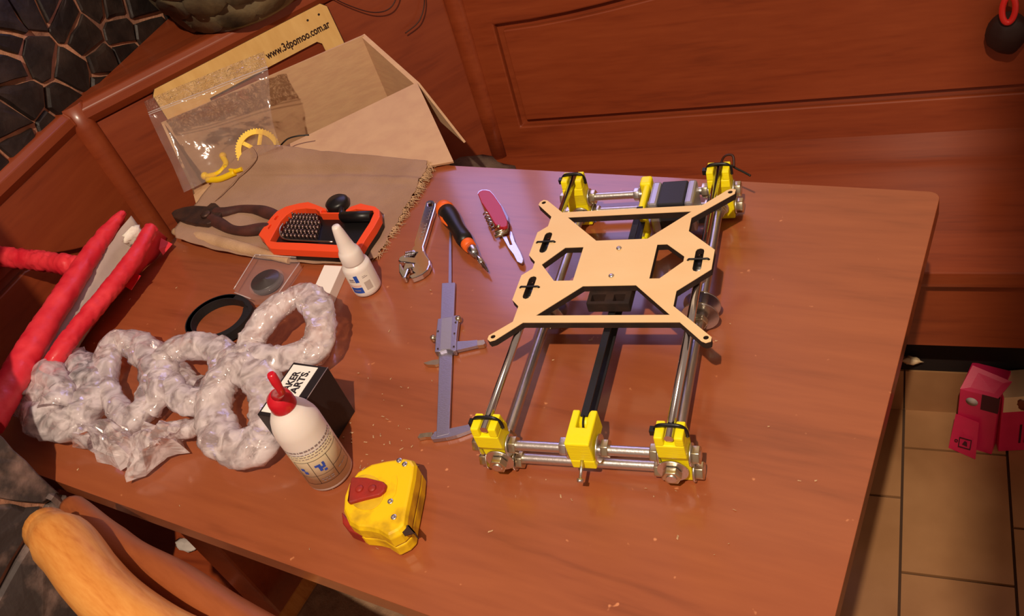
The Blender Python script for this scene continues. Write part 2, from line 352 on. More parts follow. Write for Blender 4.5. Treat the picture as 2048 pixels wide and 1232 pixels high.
def clip(poly, n, d):
    out = []
    for i in range(len(poly)):
        p, q = poly[i], poly[(i+1)%len(poly)]; a = n[0]*p[0]+n[1]*p[1]-d; b = n[0]*q[0]+n[1]*q[1]-d
        if a <= 0: out.append(p)
        if (a < 0 < b) or (b < 0 < a): t = a/(a-b); out.append((p[0]+(q[0]-p[0])*t, p[1]+(q[1]-p[1])*t))
    return out
def stones(seeds, box, gap, place, parent, m, proud=(.004, .012)):
    x0, x1, y0, y1 = box
    for i, s in enumerate(seeds):
        if not (x0 < s[0] < x1 and y0 < s[1] < y1): continue
        poly = [(x0,y0),(x1,y0),(x1,y1),(x0,y1)]
        for j, t in enumerate(seeds):
            if i == j: continue
            n = (t[0]-s[0], t[1]-s[1]); L = math.hypot(*n)
            if L > .6 or L < 1e-6: continue
            n = (n[0]/L, n[1]/L); d = n[0]*(s[0]+t[0])/2+n[1]*(s[1]+t[1])/2-gap*random.uniform(.35, 1.2)
            poly = clip(poly, n, d)
            if len(poly) < 3: break
        if len(poly) < 3: continue
        cx = sum(p[0] for p in poly)/len(poly); cy = sum(p[1] for p in poly)/len(poly)
        # irregular edge: subdivide and jitter
        rim = []
        for k in range(len(poly)):
            p, q = poly[k], poly[(k+1)%len(poly)]; L = math.hypot(q[0]-p[0], q[1]-p[1]); m_ = max(1, int(L/.02))
            for e in range(m_):
                t = e/m_; x = p[0]+(q[0]-p[0])*t; y = p[1]+(q[1]-p[1])*t
                nz = noise.noise_vector(Vector((x*38, y*38, i)))
                rim.append((x+nz.x*.0035, y+nz.y*.0035))
        h = random.uniform(*proud); tx, ty = random.uniform(-.03,.03), random.uniform(-.03,.03)
        mb = MB(); k = len(rim); vs = []
        for sc_, hh in ((1,-.004), (1,h*.45), (.95,h*.9), (.6,h)):
            for p in rim:
                x = cx+(p[0]-cx)*sc_; y = cy+(p[1]-cy)*sc_
                z = hh+(tx*(x-cx)+ty*(y-cy))*(hh > 0)+noise.noise(Vector((x*30,y*30,i*3.1)))*.002*(hh > 0)
                vs.append(place(x, y, z))
        vs.append(place(cx, cy, h*1.02)); fs = []
        for r_ in range(3):
            for e in range(k): fs.append((r_*k+e, r_*k+(e+1)%k, (r_+1)*k+(e+1)%k, (r_+1)*k+e))
        for e in range(k): fs.append((3*k+e, 3*k+(e+1)%k, 4*k))
        mb.add(vs, fs); link('stone', mb, m, parent)
# left wall (stone cladding behind the left bench wing)
WL = -1.055
wl = link('wall_left', MB().hexa([W(WL-.1,-1.2,-.75),W(WL,-1.2,-.75),W(WL,1.2,-.75),W(WL-.1,1.2,-.75),W(WL-.1,-1.2,1.2),W(WL,-1.2,1.2),W(WL,1.2,1.2),W(WL-.1,1.2,1.2)]), 'mortar', kind=S)
def wallpt(u, v):
    d = ray(u, v); e1 = np.array(E1); t = (WL-e1@CAM)/(e1@d); p = CAM+t*d; return (float(p@np.array(E2)), float(p[2]))
seeds = [wallpt(*q) for q in [(14,48),(50,22),(95,5),(128,34),(165,66),(16,86),(15,132),(68,112),(185,8),(222,14),(142,146),(206,130),(238,62),(252,112),(38,195),(130,205),(18,245),(42,292),(72,325),(8,352),(292,62),(275,12),(215,168),(108,270)]]
k0 = len(seeds)
rs = random.Random(3)
for i in range(420):
    c = (rs.uniform(-.5,1.2), rs.uniform(-.05,1.15))
    if -.02 < c[0] < .62 and c[1] < .40: continue
    if all(math.hypot(c[0]-s[0], c[1]-s[1]) > .085 for s in seeds): seeds.append(c)
stones(seeds, (-.5,1.2,-.02,1.15), .0042, lambda x, y, z: W(WL+z, x, y), wl, 'stone')
# back wall above the right bench wing, with an assumed window opening, out of view
wb = MB()
for a0,a1,z0,z1 in ((-1.1,-.98,-.75,1.9),(-.98,-.18,-.75,.34),(-.98,-.18,1.04,1.9),(-.18,1.6,-.75,1.9)):
    wb.hexa([W(a0,.845,z0),W(a1,.845,z0),W(a1,.95,z0),W(a0,.95,z0),W(a0,.845,z1),W(a1,.845,z1),W(a1,.95,z1),W(a0,.95,z1)])
link('wall_back', wb, 'plaster', kind=S)
wn = MB()
for a0,a1,z0,z1 in ((-.98,-.93,.34,1.04),(-.23,-.18,.34,1.04),(-.93,-.23,.34,.39),(-.93,-.23,.99,1.04),(-.6,-.56,.39,.99)):
    wn.hexa([W(a0,.84,z0),W(a1,.84,z0),W(a1,.88,z0),W(a0,.88,z0),W(a0,.84,z1),W(a1,.84,z1),W(a1,.88,z1),W(a0,.88,z1)])
link('assumed_window', wn, 'chair_wood', kind=S, bevel=.004)  # frame of the assumed window, unseen, added to go with the blue light
# added unseen slab (its edge keeps the lamp off the far right of floor and bench)
link('lamp_blocker', MB().box(.366, 1.3, -.80, -.72, 0, TZ+1.9), 'plaster', kind=S)
# stone pillar at the near left end of the table
PX = Vector((-.641, -.382, 0)); pe1, pe2 = PX.dot(E1), PX.dot(E2)
pl = link('wall_pillar', MB().hexa([W(pe1-.36,pe2-.6,-.75),W(pe1-.012,pe2-.6,-.75),W(pe1-.012,pe2-.012,-.75),W(pe1-.36,pe2-.012,-.75),W(pe1-.36,pe2-.6,1.6),W(pe1-.012,pe2-.6,1.6),W(pe1-.012,pe2-.012,1.6),W(pe1-.36,pe2-.012,1.6)]), 'mortar', kind=S)
for pl_, box_ in ((0, (pe2-.6, pe2-.0, -.75, 1.5)), (1, (pe1-.36, pe1-.0, -.75, 1.5))):
    ss = []
    for i in range(900):
        c = (rs.uniform(box_[0]-.05, box_[1]+.05), rs.uniform(-.78,1.55))
        if all(math.hypot(c[0]-s[0], c[1]-s[1]) > .15 for s in ss): ss.append(c)
    if pl_ == 0: stones(ss, box_, .0035, lambda x, y, z: W(pe1-.012+z, x, y), pl, 'stone_rough', (.008,.012))
    else: stones(ss, box_, .0035, lambda x, y, z: W(x, pe2-.012+z, y), pl, 'stone_rough', (.008,.012))

# =================================================================== CORNER BENCH
SE, SB = .402, .75         # seat front edge and seat/back junction (bench frame), seat at z=-.30
TH = math.radians(6)
bench = thing('corner_bench', W(-.3,.5,-.75), 'reddish-brown wooden corner bench with carved panel backs wrapping around the table', 'bench')
sd = MB().prism([(p.x,p.y) for p in [W(1.35,SE,0),W(1.35,SB+.03,0),W(-.58,SB+.03,0),W(-1.03,.28,0),W(-1.03,-.27,0),W(-.66,-.27,0),W(-.66,.12,0),W(-.42,SE,0)]], TZ-.33, TZ-.30)
link('seat', sd, 'bench_wood', bench, bevel=.008)
ap = MB().hexa([W(-.40,SE+.02,-.475),W(1.33,SE+.02,-.475),W(1.33,SE+.04,-.475),W(-.40,SE+.04,-.475),W(-.40,SE+.02,-.33),W(1.33,SE+.02,-.33),W(1.33,SE+.04,-.33),W(-.40,SE+.04,-.33)])
link('seat_apron', ap, 'bench_wood', bench)
link('seat_recess_shade', MB().hexa([W(-.40,SE+.028,-.382),W(1.33,SE+.028,-.382),W(1.33,SE+.045,-.382),W(-.40,SE+.045,-.382),W(-.40,SE+.028,-.331),W(1.33,SE+.028,-.331),W(1.33,SE+.045,-.331),W(-.40,SE+.045,-.331)]), 'dark_hollow', bench)  # near-black strip, painted shade of the recess below the seat edge
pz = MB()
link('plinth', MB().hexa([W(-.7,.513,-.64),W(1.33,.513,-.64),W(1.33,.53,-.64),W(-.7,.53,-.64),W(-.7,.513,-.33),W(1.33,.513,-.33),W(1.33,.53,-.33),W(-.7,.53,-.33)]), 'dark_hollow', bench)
link('leg_board', MB().hexa([W(-.71,-.27,-.75),W(-.69,-.27,-.75),W(-.69,.15,-.75),W(-.71,.15,-.75),W(-.71,-.27,-.33),W(-.69,-.27,-.33),W(-.69,.15,-.33),W(-.71,.15,-.33)]), 'bench_wood_left', bench)
sk = link('baseboard_back', MB().hexa([W(-.7,.516,-.75),W(1.3,.516,-.75),W(1.3,.53,-.75),W(-.7,.53,-.75),W(-.7,.516,-.642),W(1.3,.516,-.642),W(1.3,.53,-.642),W(-.7,.53,-.642)]), 'grout', kind=S)
for i in range(-5, 7):
    a0 = .185+tw*i
    link('tile', MB().hexa([W(a0+.0015,.51,-.75),W(a0+tw-.0015,.51,-.75),W(a0+tw-.0015,.517,-.75),W(a0+.0015,.517,-.75),W(a0+.0015,.51,-.641),W(a0+tw-.0015,.51,-.641),W(a0+tw-.0015,.517,-.641),W(a0+.0015,.517,-.641)]), 'floor_tile', sk)
# back panels: local x along, y up the back, z out towards the sitter
def backrest(M, L, m, groove_len, right_gap=.07):
    H = .42
    link('back_board', MB().box(-.02, L+.02, -.02, H+.01, -.024, -.010 if groove_len > .3 else -.006, M), m, bench)
    xs0, xs1 = .062, groove_len-.062
    def arch(x0, x1, yb, sh, rise):
        pts = [(x0, yb), (x1, yb), (x1, sh)]
        n = 24
        for k in range(1, n):
            t = k/n; x = x1+(x0-x1)*t
            u = abs(t-.5)*2; s_ = (1-u); s_ = s_*s_*(3-2*s_)
            pts.append((x, sh+rise*min(1, s_*1.25)))
        pts.append((x0, sh)); return pts
    if groove_len > .3:
        outer = [(-.02,-.02),(L+.02,-.02),(L+.02,H+.01),(-.02,H+.01)]
        hole = arch(xs0, xs1, .062, .272, .075)
        link('back_frame', MB().prism(outer, -.016, .003, [hole], M), m, bench, bevel=.003)
        link('back_field', MB().prism(arch(xs0+.015, xs1-.015, .077, .260, .072), -.016, .003, (), M), m, bench, bevel=.003)
    else:
        link('back_field', MB().box(-.01, L+.01, -.01, H, -.006, 0, M), m, bench)
def rail(M, L, m, x0=0):
    prof = [(-.035,.412),(-.012,.416),(.004,.424),(.012,.436),(.012,.450),(.004,.459),(-.012,.462),(-.05,.462)]
    mb = MB(); vs = [(x, p[1], p[0]) for x in (x0, L) for p in prof]; n = len(prof)
    mb.add(vs, [(k, k+1, n+k+1, n+k) for k in range(n-1)]+[tuple(range(n)), tuple(reversed(range(n, 2*n)))], M)
    link('top_rail', mb, m, bench, bevel=.002)
upR = E2*math.sin(TH)+EZ*math.cos(TH)
MR = frame(W(-.58, SB, -.30), E1, upR)
backrest(MR, 1.90, 'bench_wood', 1.85); rail(MR, 1.9, 'bench_wood')
upL = -E1*math.sin(TH)+EZ*math.cos(TH)
ML = frame(W(-1.0, -.27, -.30), E2, upL)
# left wing: mirrored so that the groove starts at the post
backrest(ML, .54, 'bench_wood_left', .54+.0); rail(ML, .55, 'bench_wood_left')
dd = (W(-.58,SB,0)-W(-1.0,.27,0)); LD = dd.length; dd.normalize(); nn = Vector((-dd.y, dd.x, 0))
upD = nn*math.sin(TH)+EZ*math.cos(TH)
MD = frame(W(-1.0, .27, -.30), dd, upD)
backrest(MD, LD, 'bench_wood_diag', 0); rail(MD, LD, 'bench_wood_diag')
def post(M, x, m):
    mb = MB(); mb.tube([Vector((x, y, .000)) for y in (-.01,.1,.2,.3,.42,.462)], [.02]*6, 14, M=M, flat=.75)
    link('post', mb, m, bench)
post(MR, -.004, 'bench_wood'); post(MD, -.006, 'bench_wood_diag'); post(MR, 1.88, 'bench_wood')
cs = MB().prism([(p.x,p.y) for p in [W(-1.035,.30,0), W(-.60,.795,0), W(-.60,.84,0), W(-1.05,.84,0), W(-1.05,.30,0)]], TZ+.13, TZ+.152)
link('corner_shelf', cs, 'bench_wood_diag', bench, bevel=.004)

# =================================================================== TABLE
tx0, tx1, ty0, ty1 = -.845, .187, -.374, .241
table = thing('dining_table', ((tx0+tx1)/2, -.07, 0), 'reddish-brown wooden table top covered with tools and printer parts', 'table')
def rrect(x0,x1,y0,y1,r,n=5):
    out = []
    for cx_,cy_,a0 in ((x1-r,y0+r,-90),(x1-r,y1-r,0),(x0+r,y1-r,90),(x0+r,y0+r,180)):
        for k in range(n+1): a = math.radians(a0+90*k/n); out.append((cx_+r*math.cos(a), cy_+r*math.sin(a)))
    return out
link('tabletop', MB().prism(rrect(tx0,tx1,ty0,ty1,.012), TZ-.022, TZ), 'table_wood', table, bevel=.005, bseg=3)
for x, y in ((-.56,-.305),(-.56,.16),(.0,-.27),(.0,.16)):
    link('leg', MB().hexa([Vector((x-.028,y-.028,0)),Vector((x+.028,y-.028,0)),Vector((x+.028,y+.028,0)),Vector((x-.028,y+.028,0)),Vector((x-.032,y-.032,TZ-.022)),Vector((x+.032,y-.032,TZ-.022)),Vector((x+.032,y+.032,TZ-.022)),Vector((x-.032,y+.032,TZ-.022))]), 'bench_wood', table, bevel=.004)
link('apron_frame', MB().prism([(-.60,-.30),(.04,-.30),(.04,.19),(-.60,.19)], TZ-.09, TZ-.022, [[(-.58,-.28),(.02,-.28),(.02,.17),(-.58,.17)]]), 'bench_wood', table)

# =================================================================== PRINTER Y AXIS
rig = thing('printer_carriage_frame', PO, 'steel-rod printer bed frame with yellow printed corners and a laser-cut plywood plate on top', 'printer part', rotz=PA)
def PR(x, y, z): return PM @ Vector((x/1000, y/1000, z/1000))
def pmb(): return MB()
XL, XR, YF, YB, ZR = -86.5, 84.0, -201, 163, 66.5
# plate (mirrored halves cleaned from the photograph)
outer = [(-110,101),(-109.5,106),(-106,109.5),(-101,108),(-77.6,85),(77.6,85),(101,108),(106,110),(110,108),(109.5,101.5),(69,65.2),(69,44),(98.8,14),(98.8,-14),(69,-43.5),(69,-64),(109.5,-104),(109.5,-109),(105,-111),(101,-109),(78,-85.2),(-78,-85.2),(-101,-109),(-106,-111),(-109.5,-108),(-109.5,-103),(-89.2,-84),(-89.2,-62.5),(-98.6,-53),(-98.6,-16.5),(-88.8,-6.5),(-88.8,4),(-98.6,15),(-98.6,52.3),(-88.8,62),(-88.8,78.5)]
def circ(cx, cy, r, n=16): return [(cx+r*math.cos(2*math.pi*k/n), cy+r*math.sin(2*math.pi*k/n)) for k in range(n)]
def slot(cx, cy, w=8.5, l=34):
    r = w/2; return [(cx+r*math.cos(math.radians(a)), cy+(l/2-r if s_ > 0 else -l/2+r)+r*math.sin(math.radians(a))) for s_ in (1,-1) for a in ((0,45,90,135,180) if s_ > 0 else (180,225,270,315,360))]
holes = [[(-69,75.8),(68,75.8),(27.5,34.5),(-27.5,34.5)], [(-59.8,25.2),(-39.5,25.2),(-39.5,-26),(-60,-26),(-80,-.5)], [(39.5,25),(49.5,25),(69.8,5.5),(69.8,-2),(49.6,-25.6),(39.5,-25.6)], [(-27,-34.5),(27.5,-34.5),(67.5,-75.7),(-67,-75.7)]]
for sx_, sy_ in ((-84.4,35),(84.4,0),(-84.4,-35)):
    holes.append(slot(sx_, sy_)); holes += [circ(sx_-10.2, sy_, 1.5, 8), circ(sx_+10.2, sy_, 1.5, 8)]
for a in (-1,1):
    for b_ in (-1,1): holes.append(circ(104.5*a, 104.5*b_, 2.6, 10))
def plate_prism(z0, z1, h=holes, o_=outer): return MB().prism([(x/1000,y/1000) for x,y in o_], z0/1000, z1/1000, [[(x/1000,y/1000) for x,y in q] for q in h], PM)
plate = link('carriage_plate', plate_prism(79.4, 80), 'plywood', rig, label='pale laser-cut plywood top face')
link('plate_edge', plate_prism(72.2, 79.4), 'burnt_edge', plate, label='charred dark cut edge')
for y in (20.5, -21):
    s_ = MB().lathe([(.0028,0),(.003,.001),(.0022,.0018),(0,.002)], 14, PM @ Matrix.Translation((0,y/1000,.080)))
    link('screw', s_, 'zinc', plate)
for sx_, sy_ in ((-84.4,35),(84.4,0),(-84.4,-35)):
    link('linear_bearing', MB().cyl(PR(sx_,sy_-13,ZR), PR(sx_,sy_+13,ZR), .0075, 24), 'steel', rig)
    link('bearing_shell', MB().cyl(PR(sx_,sy_-7,ZR), PR(sx_,sy_+7,ZR), .0080, 24), 'black_plastic', rig)
    link('zip_tie', MB().tube(spline([PR(sx_-10.2,sy_,77),PR(sx_-9.6,sy_,80.8),PR(sx_-5,sy_,81),PR(sx_+5,sy_,81),PR(sx_+9.6,sy_,80.8),PR(sx_+10.2,sy_,77)],4), .0011, 6), 'black_plastic', rig)
# smooth rods
for x in (XL, XR):
    link('smooth_rod', MB().cyl(PR(x,-209,ZR), PR(x,170,ZR), .004, 24), 'chrome', rig)
def threaded(a, b, r=.005, pitch=.0016, n=14):
    a, b = Vector(a), Vector(b); L = (b-a).length; k = int(L/pitch); mb = MB(); path = []; rr = []
    for i in range(k*2+1): path.append(a+(b-a)*(i/(k*2))); rr.append(r if i % 2 else r*.9)
    return mb.tube(path, rr, n)
for x in (XL+3, XR-3):
    link('threaded_rod', threaded(PR(x,-220,23), PR(x,178,23)), 'zinc', rig)
for yc, z1_, z2_ in ((YF, 35, 12), (YB+2, 37, 13)):
    for z in (z1_, z2_): link('threaded_rod', threaded(PR(-100,yc+(2 if z == z2_ else 0),z), PR(106,yc+(2 if z == z2_ else 0),z)), 'zinc', rig)
# yellow corner blocks
def corner(x, y, sgn):
    # profile in y-z extruded along x, U slot for the rod on top
    M = PM @ Matrix.Translation((x/1000, y/1000, 0))
    w = .0125
    mb = MB()
    prof = [(-.011*sgn,.050),(-.011*sgn,.068),(.011*sgn,.068),(.013*sgn,.052),(.008*sgn,.030),(.009*sgn,.002),(-.004*sgn,.001),(-.006*sgn,.02)] if True else 0
    def pr(x0, x1, pf):
        n = len(pf); vs = [(xx, p[0], p[1]) for xx in (x0, x1) for p in pf]
        mb.add(vs, [tuple(range(n)), tuple(range(2*n-1, n-1, -1))]+[(k, n+k, n+(k+1)%n, (k+1)%n) for k in range(n)], M)
    low = [(-.011*sgn,.044),(-.011*sgn,.060),(.011*sgn,.060),(.013*sgn,.052),(.009*sgn,.034),(.009*sgn,.003),(-.005*sgn,.003),(-.006*sgn,.034)]
    pr(-w, w, low)
    pr(-w, -.0048, [(-.011*sgn,.060),(-.010*sgn,.070),(.009*sgn,.070),(.011*sgn,.060)])
    pr(.0048, w, [(-.011*sgn,.060),(-.010*sgn,.070),(.009*sgn,.070),(.011*sgn,.060)])
    return mb
for x in (XL, XR):
    for y, sgn in ((YF, 1), (YB, -1)):
        cb = link('corner_block', corner(x, y, sgn), 'yellow_print', rig, bevel=.0012)
        bx = -1 if x < 0 else 1
        zt = MB().tube(spline([PR(x-13.2,y+2,58),PR(x-13,y+2,66),PR(x-9,y+2,71.5),PR(x,y+2,72.4),PR(x+9,y+2,71.5),PR(x+13,y+2,66),PR(x+13.2,y+2,58)],4), .0014, 6, flat=1.6)
        link('zip_tie', zt, 'black_plastic', rig)
        link('zip_tie_head', MB().box(-.003,.003,-.003,.003,-.003,.003, PM @ Matrix.Translation(((x-15)/1000,(y+2)/1000,.064))), 'black_plastic', rig)
# nuts and washers
def nut(c, axis, r=.0088, h=.0068, m='zinc_yellow'): link('nut', hexnut(MB(), c, axis, r, h), m, rig, bevel=.0006)
def washer(c, axis, r=.0105, h=.0018, m='zinc'):
    a = Vector(axis).normalized(); c = Vector(c); link('washer', MB().cyl(c-a*h/2, c+a*h/2, r, 28), m, rig)
ax, ay = PM.to_3x3() @ Vector((1,0,0)), PM.to_3x3() @ Vector((0,1,0))
for x in (XL+3, XR-3):
    for y, s_ in ((YF,-1),(YB,1)):
        washer(PR(x,y+s_*9.5,23), ay, .0138); nut(PR(x,y+s_*14.5,23), ay); 
        washer(PR(x,y-s_*13,23), ay, .0105); nut(PR(x,y-s_*18,23), ay)
for yc, zz in ((YF,(35,12)),(YB+2,(37,13))):
    for z in zz:
        for x, s_ in ((XL,1),(XR,-1)):
            washer(PR(x+s_*13.8,yc,z), ax); nut(PR(x+s_*18.5,yc,z), ax)
            washer(PR(x-s_*13.8,yc,z), ax); nut(PR(x-s_*18.2,yc,z), ax, .0088, .007)
# frame nuts and big washers half way along both threaded rods
for x in (XL+3, XR-3):
    for y in (-6, -22):
        washer(PR(x,y,23), ay, .019, .0018, 'steel')
    nut(PR(x,-30,23), ay); nut(PR(x,2,23), ay)
# idler
idl = MB()
MI = PM @ Matrix.Translation((.001,-.200,0))
idl.box(-.0115,.0115,-.0135,.010,.022,.034, MI)
idl.prism([(-.0115,-.0135),(.0115,-.0135),(.0115,.026),(.0055,.026),(.0055,.006),(-.0048,.006),(-.0048,.026),(-.0115,.026)], .0335, .058, (), MI)
link('idler_block', idl, 'yellow_print', rig, bevel=.0015)
link('idler_pulley', MB().cyl(PR(-3.6,-180,46), PR(5.6,-180,46), .0085, 24), 'yellow_print', rig)
link('pulley_flange', MB().cyl(PR(5,-180,46), PR(6.2,-180,46), .011, 24), 'yellow_print', rig)
washer(PR(-13,-200,36), ax, .011); nut(PR(-17.5,-200,36), ax, .009, .008, 'zinc'); washer(PR(15,-200,36), ax, .013); nut(PR(21,-200,36), ax)
link('machine_screw', MB().cyl(PR(1,-213,34), PR(1,-228,27), .0016, 10).cyl(PR(1,-228,27), PR(1,-231,25.6), .003, 12), 'zinc', rig)
# belt loop
bz = lambda w_, pts: MB()
for z, nm in ((55.5,'top'),(37.5,'low')):
    link('belt', MB().box(-.0028,.0042,-.180,.118,(z-.8)/1000,(z+.8)/1000, PM), 'black_rubber', rig)
loop = [PR(.7,-180-9.3*math.sin(math.radians(a)),46.5+9.3*math.cos(math.radians(a))) for a in range(0,181,15)]
link('belt', MB().tube(loop, .0034, 6, flat=.25, up=ax), 'black_rubber', rig)
link('belt_clamp', MB().prism([(-.022,-.052),(.022,-.052),(.022,.028),(-.022,.028)], .060, .0722, [[(-.018,-.048),(-.004,-.048),(-.004,-.038),(-.018,-.038)],[(.005,-.048),(.016,-.048),(.016,-.038),(.005,-.038)]], PM), 'burnt_edge', rig, bevel=.001)
# motor and its bracket
mo = MB(); mo.box(.020,.050,.1175,.1595,.016,.058, PM)
motor = link('stepper_motor', mo, 'motor_black', rig, bevel=.002, label='black and silver stepper motor')
link('end_cap', MB().box(.009,.020,.1172,.1598,.0157,.0583, PM), 'motor_silver', motor, bevel=.003)
link('end_cap', MB().box(.050,.060,.1172,.1598,.0157,.0583, PM), 'motor_silver', motor, bevel=.003)
link('motor_shaft', MB().cyl(PR(-8,138,37), PR(10,138,37), .0025, 12), 'steel', motor)
link('drive_pulley', MB().cyl(PR(-4,138,37), PR(6,138,37), .0085, 20), 'zinc', motor)
link('plug_socket', MB().box(.060,.068,.130,.147,.018,.028, PM), 'black_plastic', motor)
br = MB()
MBk = PM @ Matrix.Translation((-.004,0,0))
br.box(-.003,.0105,.157,.173,.004,.058, MBk); br.box(.002,.0095,.112,.160,.047,.056, MBk); br.box(.002,.0095,.112,.126,.012,.052, MBk); br.box(-.002,.0095,.082,.124,.012,.024, MBk); br.box(-.004,.0115,.078,.094,.008,.034, MBk)
link('motor_bracket', br, 'yellow_print', rig, bevel=.003, bseg=3)
washer(PR(-10,165,37), ax, .010, .0018); nut(PR(-14,165,37), ax, .008, .007, 'zinc')
mw = spline([PR(62,138,24),PR(70,144,34),PR(76,160,40),PR(84,176,62),PR(90,180,72),PR(99,178,73),PR(100,170,64)],6)
link('motor_cable', MB().tube(mw, .0014, 6), 'wire_dark', rig)
link('motor_cable', MB().tube(spline([PR(62,141,24),PR(68,150,30),PR(76,168,40),PR(90,176,62),PR(104,170,60),PR(118,162,56)],6), .0012, 6), 'black_plastic', rig)

# =================================================================== CARDBOARD BOX
BL, BRt, FR, FLt = U(322,245,.085), U(725,70,.085), U(835,168,.022), U(387,384,.018)
box = thing('cardboard_box', ((BL+FR)/2).xy.to_3d()+EZ*(TZ-.30), 'open brown corrugated cardboard box with folded-out flaps on the bench corner', 'box')
cen = (BL+FR)/2
def down(p, k=.0): q = p.copy(); q.z = TZ-.298; return q
def wallq(a, b, nm, m='cardboard'):
    mb = MB(); mid = (a+b)/2; inw = Vector((cen.x-mid.x, cen.y-mid.y, 0)).normalized()*.004
    mb.hexa([down(a), down(b), down(b)+inw, down(a)+inw, a, b, b+inw, a+inw]); link(nm, mb, m, box)
for a, b in ((BL,BRt),(BRt,FR),(FR,FLt),(FLt,BL)): wallq(a, b, 'side_wall')
link('bottom_panel', MB().hexa([down(BL),down(FLt),down(FR),down(BRt)]+[down(p)+EZ*.004 for p in (BL,FLt,FR,BRt)]), 'cardboard', box)
f1, f2 = U(908,326,.004), U(397,420,.004)
link('front_flap', MB().sheet([FLt, f2, f1, FR], .004), 'cardboard', box, label='front flap folded out onto the table edge')
g1 = U(928,286,-.07); g0 = g1+(BRt-FR)
link('right_flap', MB().sheet([FR, g1, g0, BRt], .004), 'cardboard', box)
# =================================================================== PLYWOOD SHEET WITH URL
MS = frame(MD @ Vector((0,0,.003)), dd, upD)
zs = .0
sheet = [(.112,.02),(.441,.02),(.441,.418),(.432,.427),(.120,.427),(.112,.418)]
cut = [(.16,.20),(.405,.20),(.405,.366),(.398,.373),(.19,.373)]
ps = link('plywood_sheet', MB().prism(sheet, 0, .004, [cut, circ(.400,.412,.0022,8), circ(.422,.412,.0022,8)], MS), 'ply_sheet', label='pale laser-cut plywood sheet engraved with a web address leaning behind the box', cat='plywood sheet')
tm = text_mb('www.3dpomoo.com.ar', .0185, .0003, MS @ Matrix.Translation((.308,.385,.0042)), .0004, .124)
link('engraved_text', tm, 'burnt_text', ps, label='scorched engraved web address')
link('cut_edge', MB().prism([(x+(.0006 if x > .2 else -.0006), y+.0006*(1 if y > .2 else -1)) for x,y in sheet], .0006, .0034, [[(x,y) for x,y in cut]], MS), 'burnt_edge', ps)

# =================================================================== FLOWER POT
pot = thing('flower_pot', W(-.868,.605,.152), 'dark weathered ceramic pot with scalloped leaf relief on the corner shelf', 'flower pot')
MP = Matrix.Translation(W(-.868,.605,.152))
link('pot_body', MB().lathe([(.0,0),(.105,0),(.113,.006),(.116,.016),(.108,.024),(.118,.04),(.140,.09),(.150,.16),(.152,.2),(.14,.2),(.13,.06),(0,.05)], 48, MP), 'ceramic_dark', pot)
mbp = MB()
for row, (z, r, n, off) in enumerate(((.034,.119,13,0),(.070,.137,13,.5),(.108,.150,13,0),(.145,.157,13,.5))):
    for k in range(n):
        a = 2*math.pi*(k+off)/n; c, s_ = math.cos(a), math.sin(a)
        Mk = MP @ Matrix.Translation((c*r, s_*r, z)) @ Matrix.Rotation(a, 4, 'Z') @ Matrix.Rotation(math.radians(20), 4, 'Y')
        vs = []; fs = []; N_ = 12
        for i in range(N_):
            b_ = 2*math.pi*i/N_; vs.append((-.002, .040*math.cos(b_), .029*math.sin(b_)))
        for i in range(N_):
            b_ = 2*math.pi*i/N_; vs.append((.009, .033*math.cos(b_), .022*math.sin(b_)-.002))
        vs.append((.002,0,0))
        fs = [(i,(i+1)%N_,N_+(i+1)%N_,N_+i) for i in range(N_)]+[(N_+i,N_+(i+1)%N_,2*N_) for i in range(N_)]
        o_ = link('leaf_relief', MB().add(vs, fs, Mk, True), 'ceramic_dark', pot)
link('soil', MB().lathe([(0,.175),(.14,.178)], 24, MP), 'dark_hollow', pot)

# cables over the diagonal back
def PDm(x, y, z): return MD @ Vector((x, y, z))
link('thin_cable', MB().tube(spline([PDm(.44,.45,.02),PDm(.47,.41,.014),PDm(.51,.375,.016),PDm(.545,.37,.018),PDm(.57,.40,.02),PDm(.575,.455,.02)],8), .0011, 6), 'wire_dark', label='thin dark cable looping over the corner back rail', cat='cable')
link('thin_cable', MB().tube(spline([PDm(.60,.455,.02),PDm(.605,.42,.014),PDm(.61,.36,.012),PDm(.585,.325,.014),PDm(.55,.315,.012)],8), .0011, 6), 'wire_dark', label='second thin dark cable hanging right of the loop, behind the box corner', cat='cable')

# grey rag beside the post
def blob(c, r, sc3, amp, f, seed, n=24):
    mb = MB(); vs = []; fs = []; m = n//2
    for i in range(m+1):
        th_ = math.pi*i/m
        for k in range(n):
            ph = 2*math.pi*k/n; d = Vector((math.sin(th_)*math.cos(ph), math.sin(th_)*math.sin(ph), math.cos(th_)))
            q = 1+amp*noise.noise(d*f+Vector((seed,seed*2,0)))+amp*.5*abs(noise.noise(d*f*2.3+Vector((seed,0,9))))
            vs.append(Vector(c)+Vector((d.x*sc3[0], d.y*sc3[1], max(-.98,d.z)*sc3[2]))*r*q)
    for i in range(m):
        for k in range(n): fs.append((i*n+k, (i+1)*n+k, (i+1)*n+(k+1)%n, i*n+(k+1)%n))
    return mb.add(vs, fs, None, True)
link('crumpled_rag', blob(W(-.575,.585,-.255), .068, (1.3,1.0,.6), .5, 1.6, 4), 'rag_grey', label='crumpled grey rag on the seat between the box and the bench post', cat='rag')

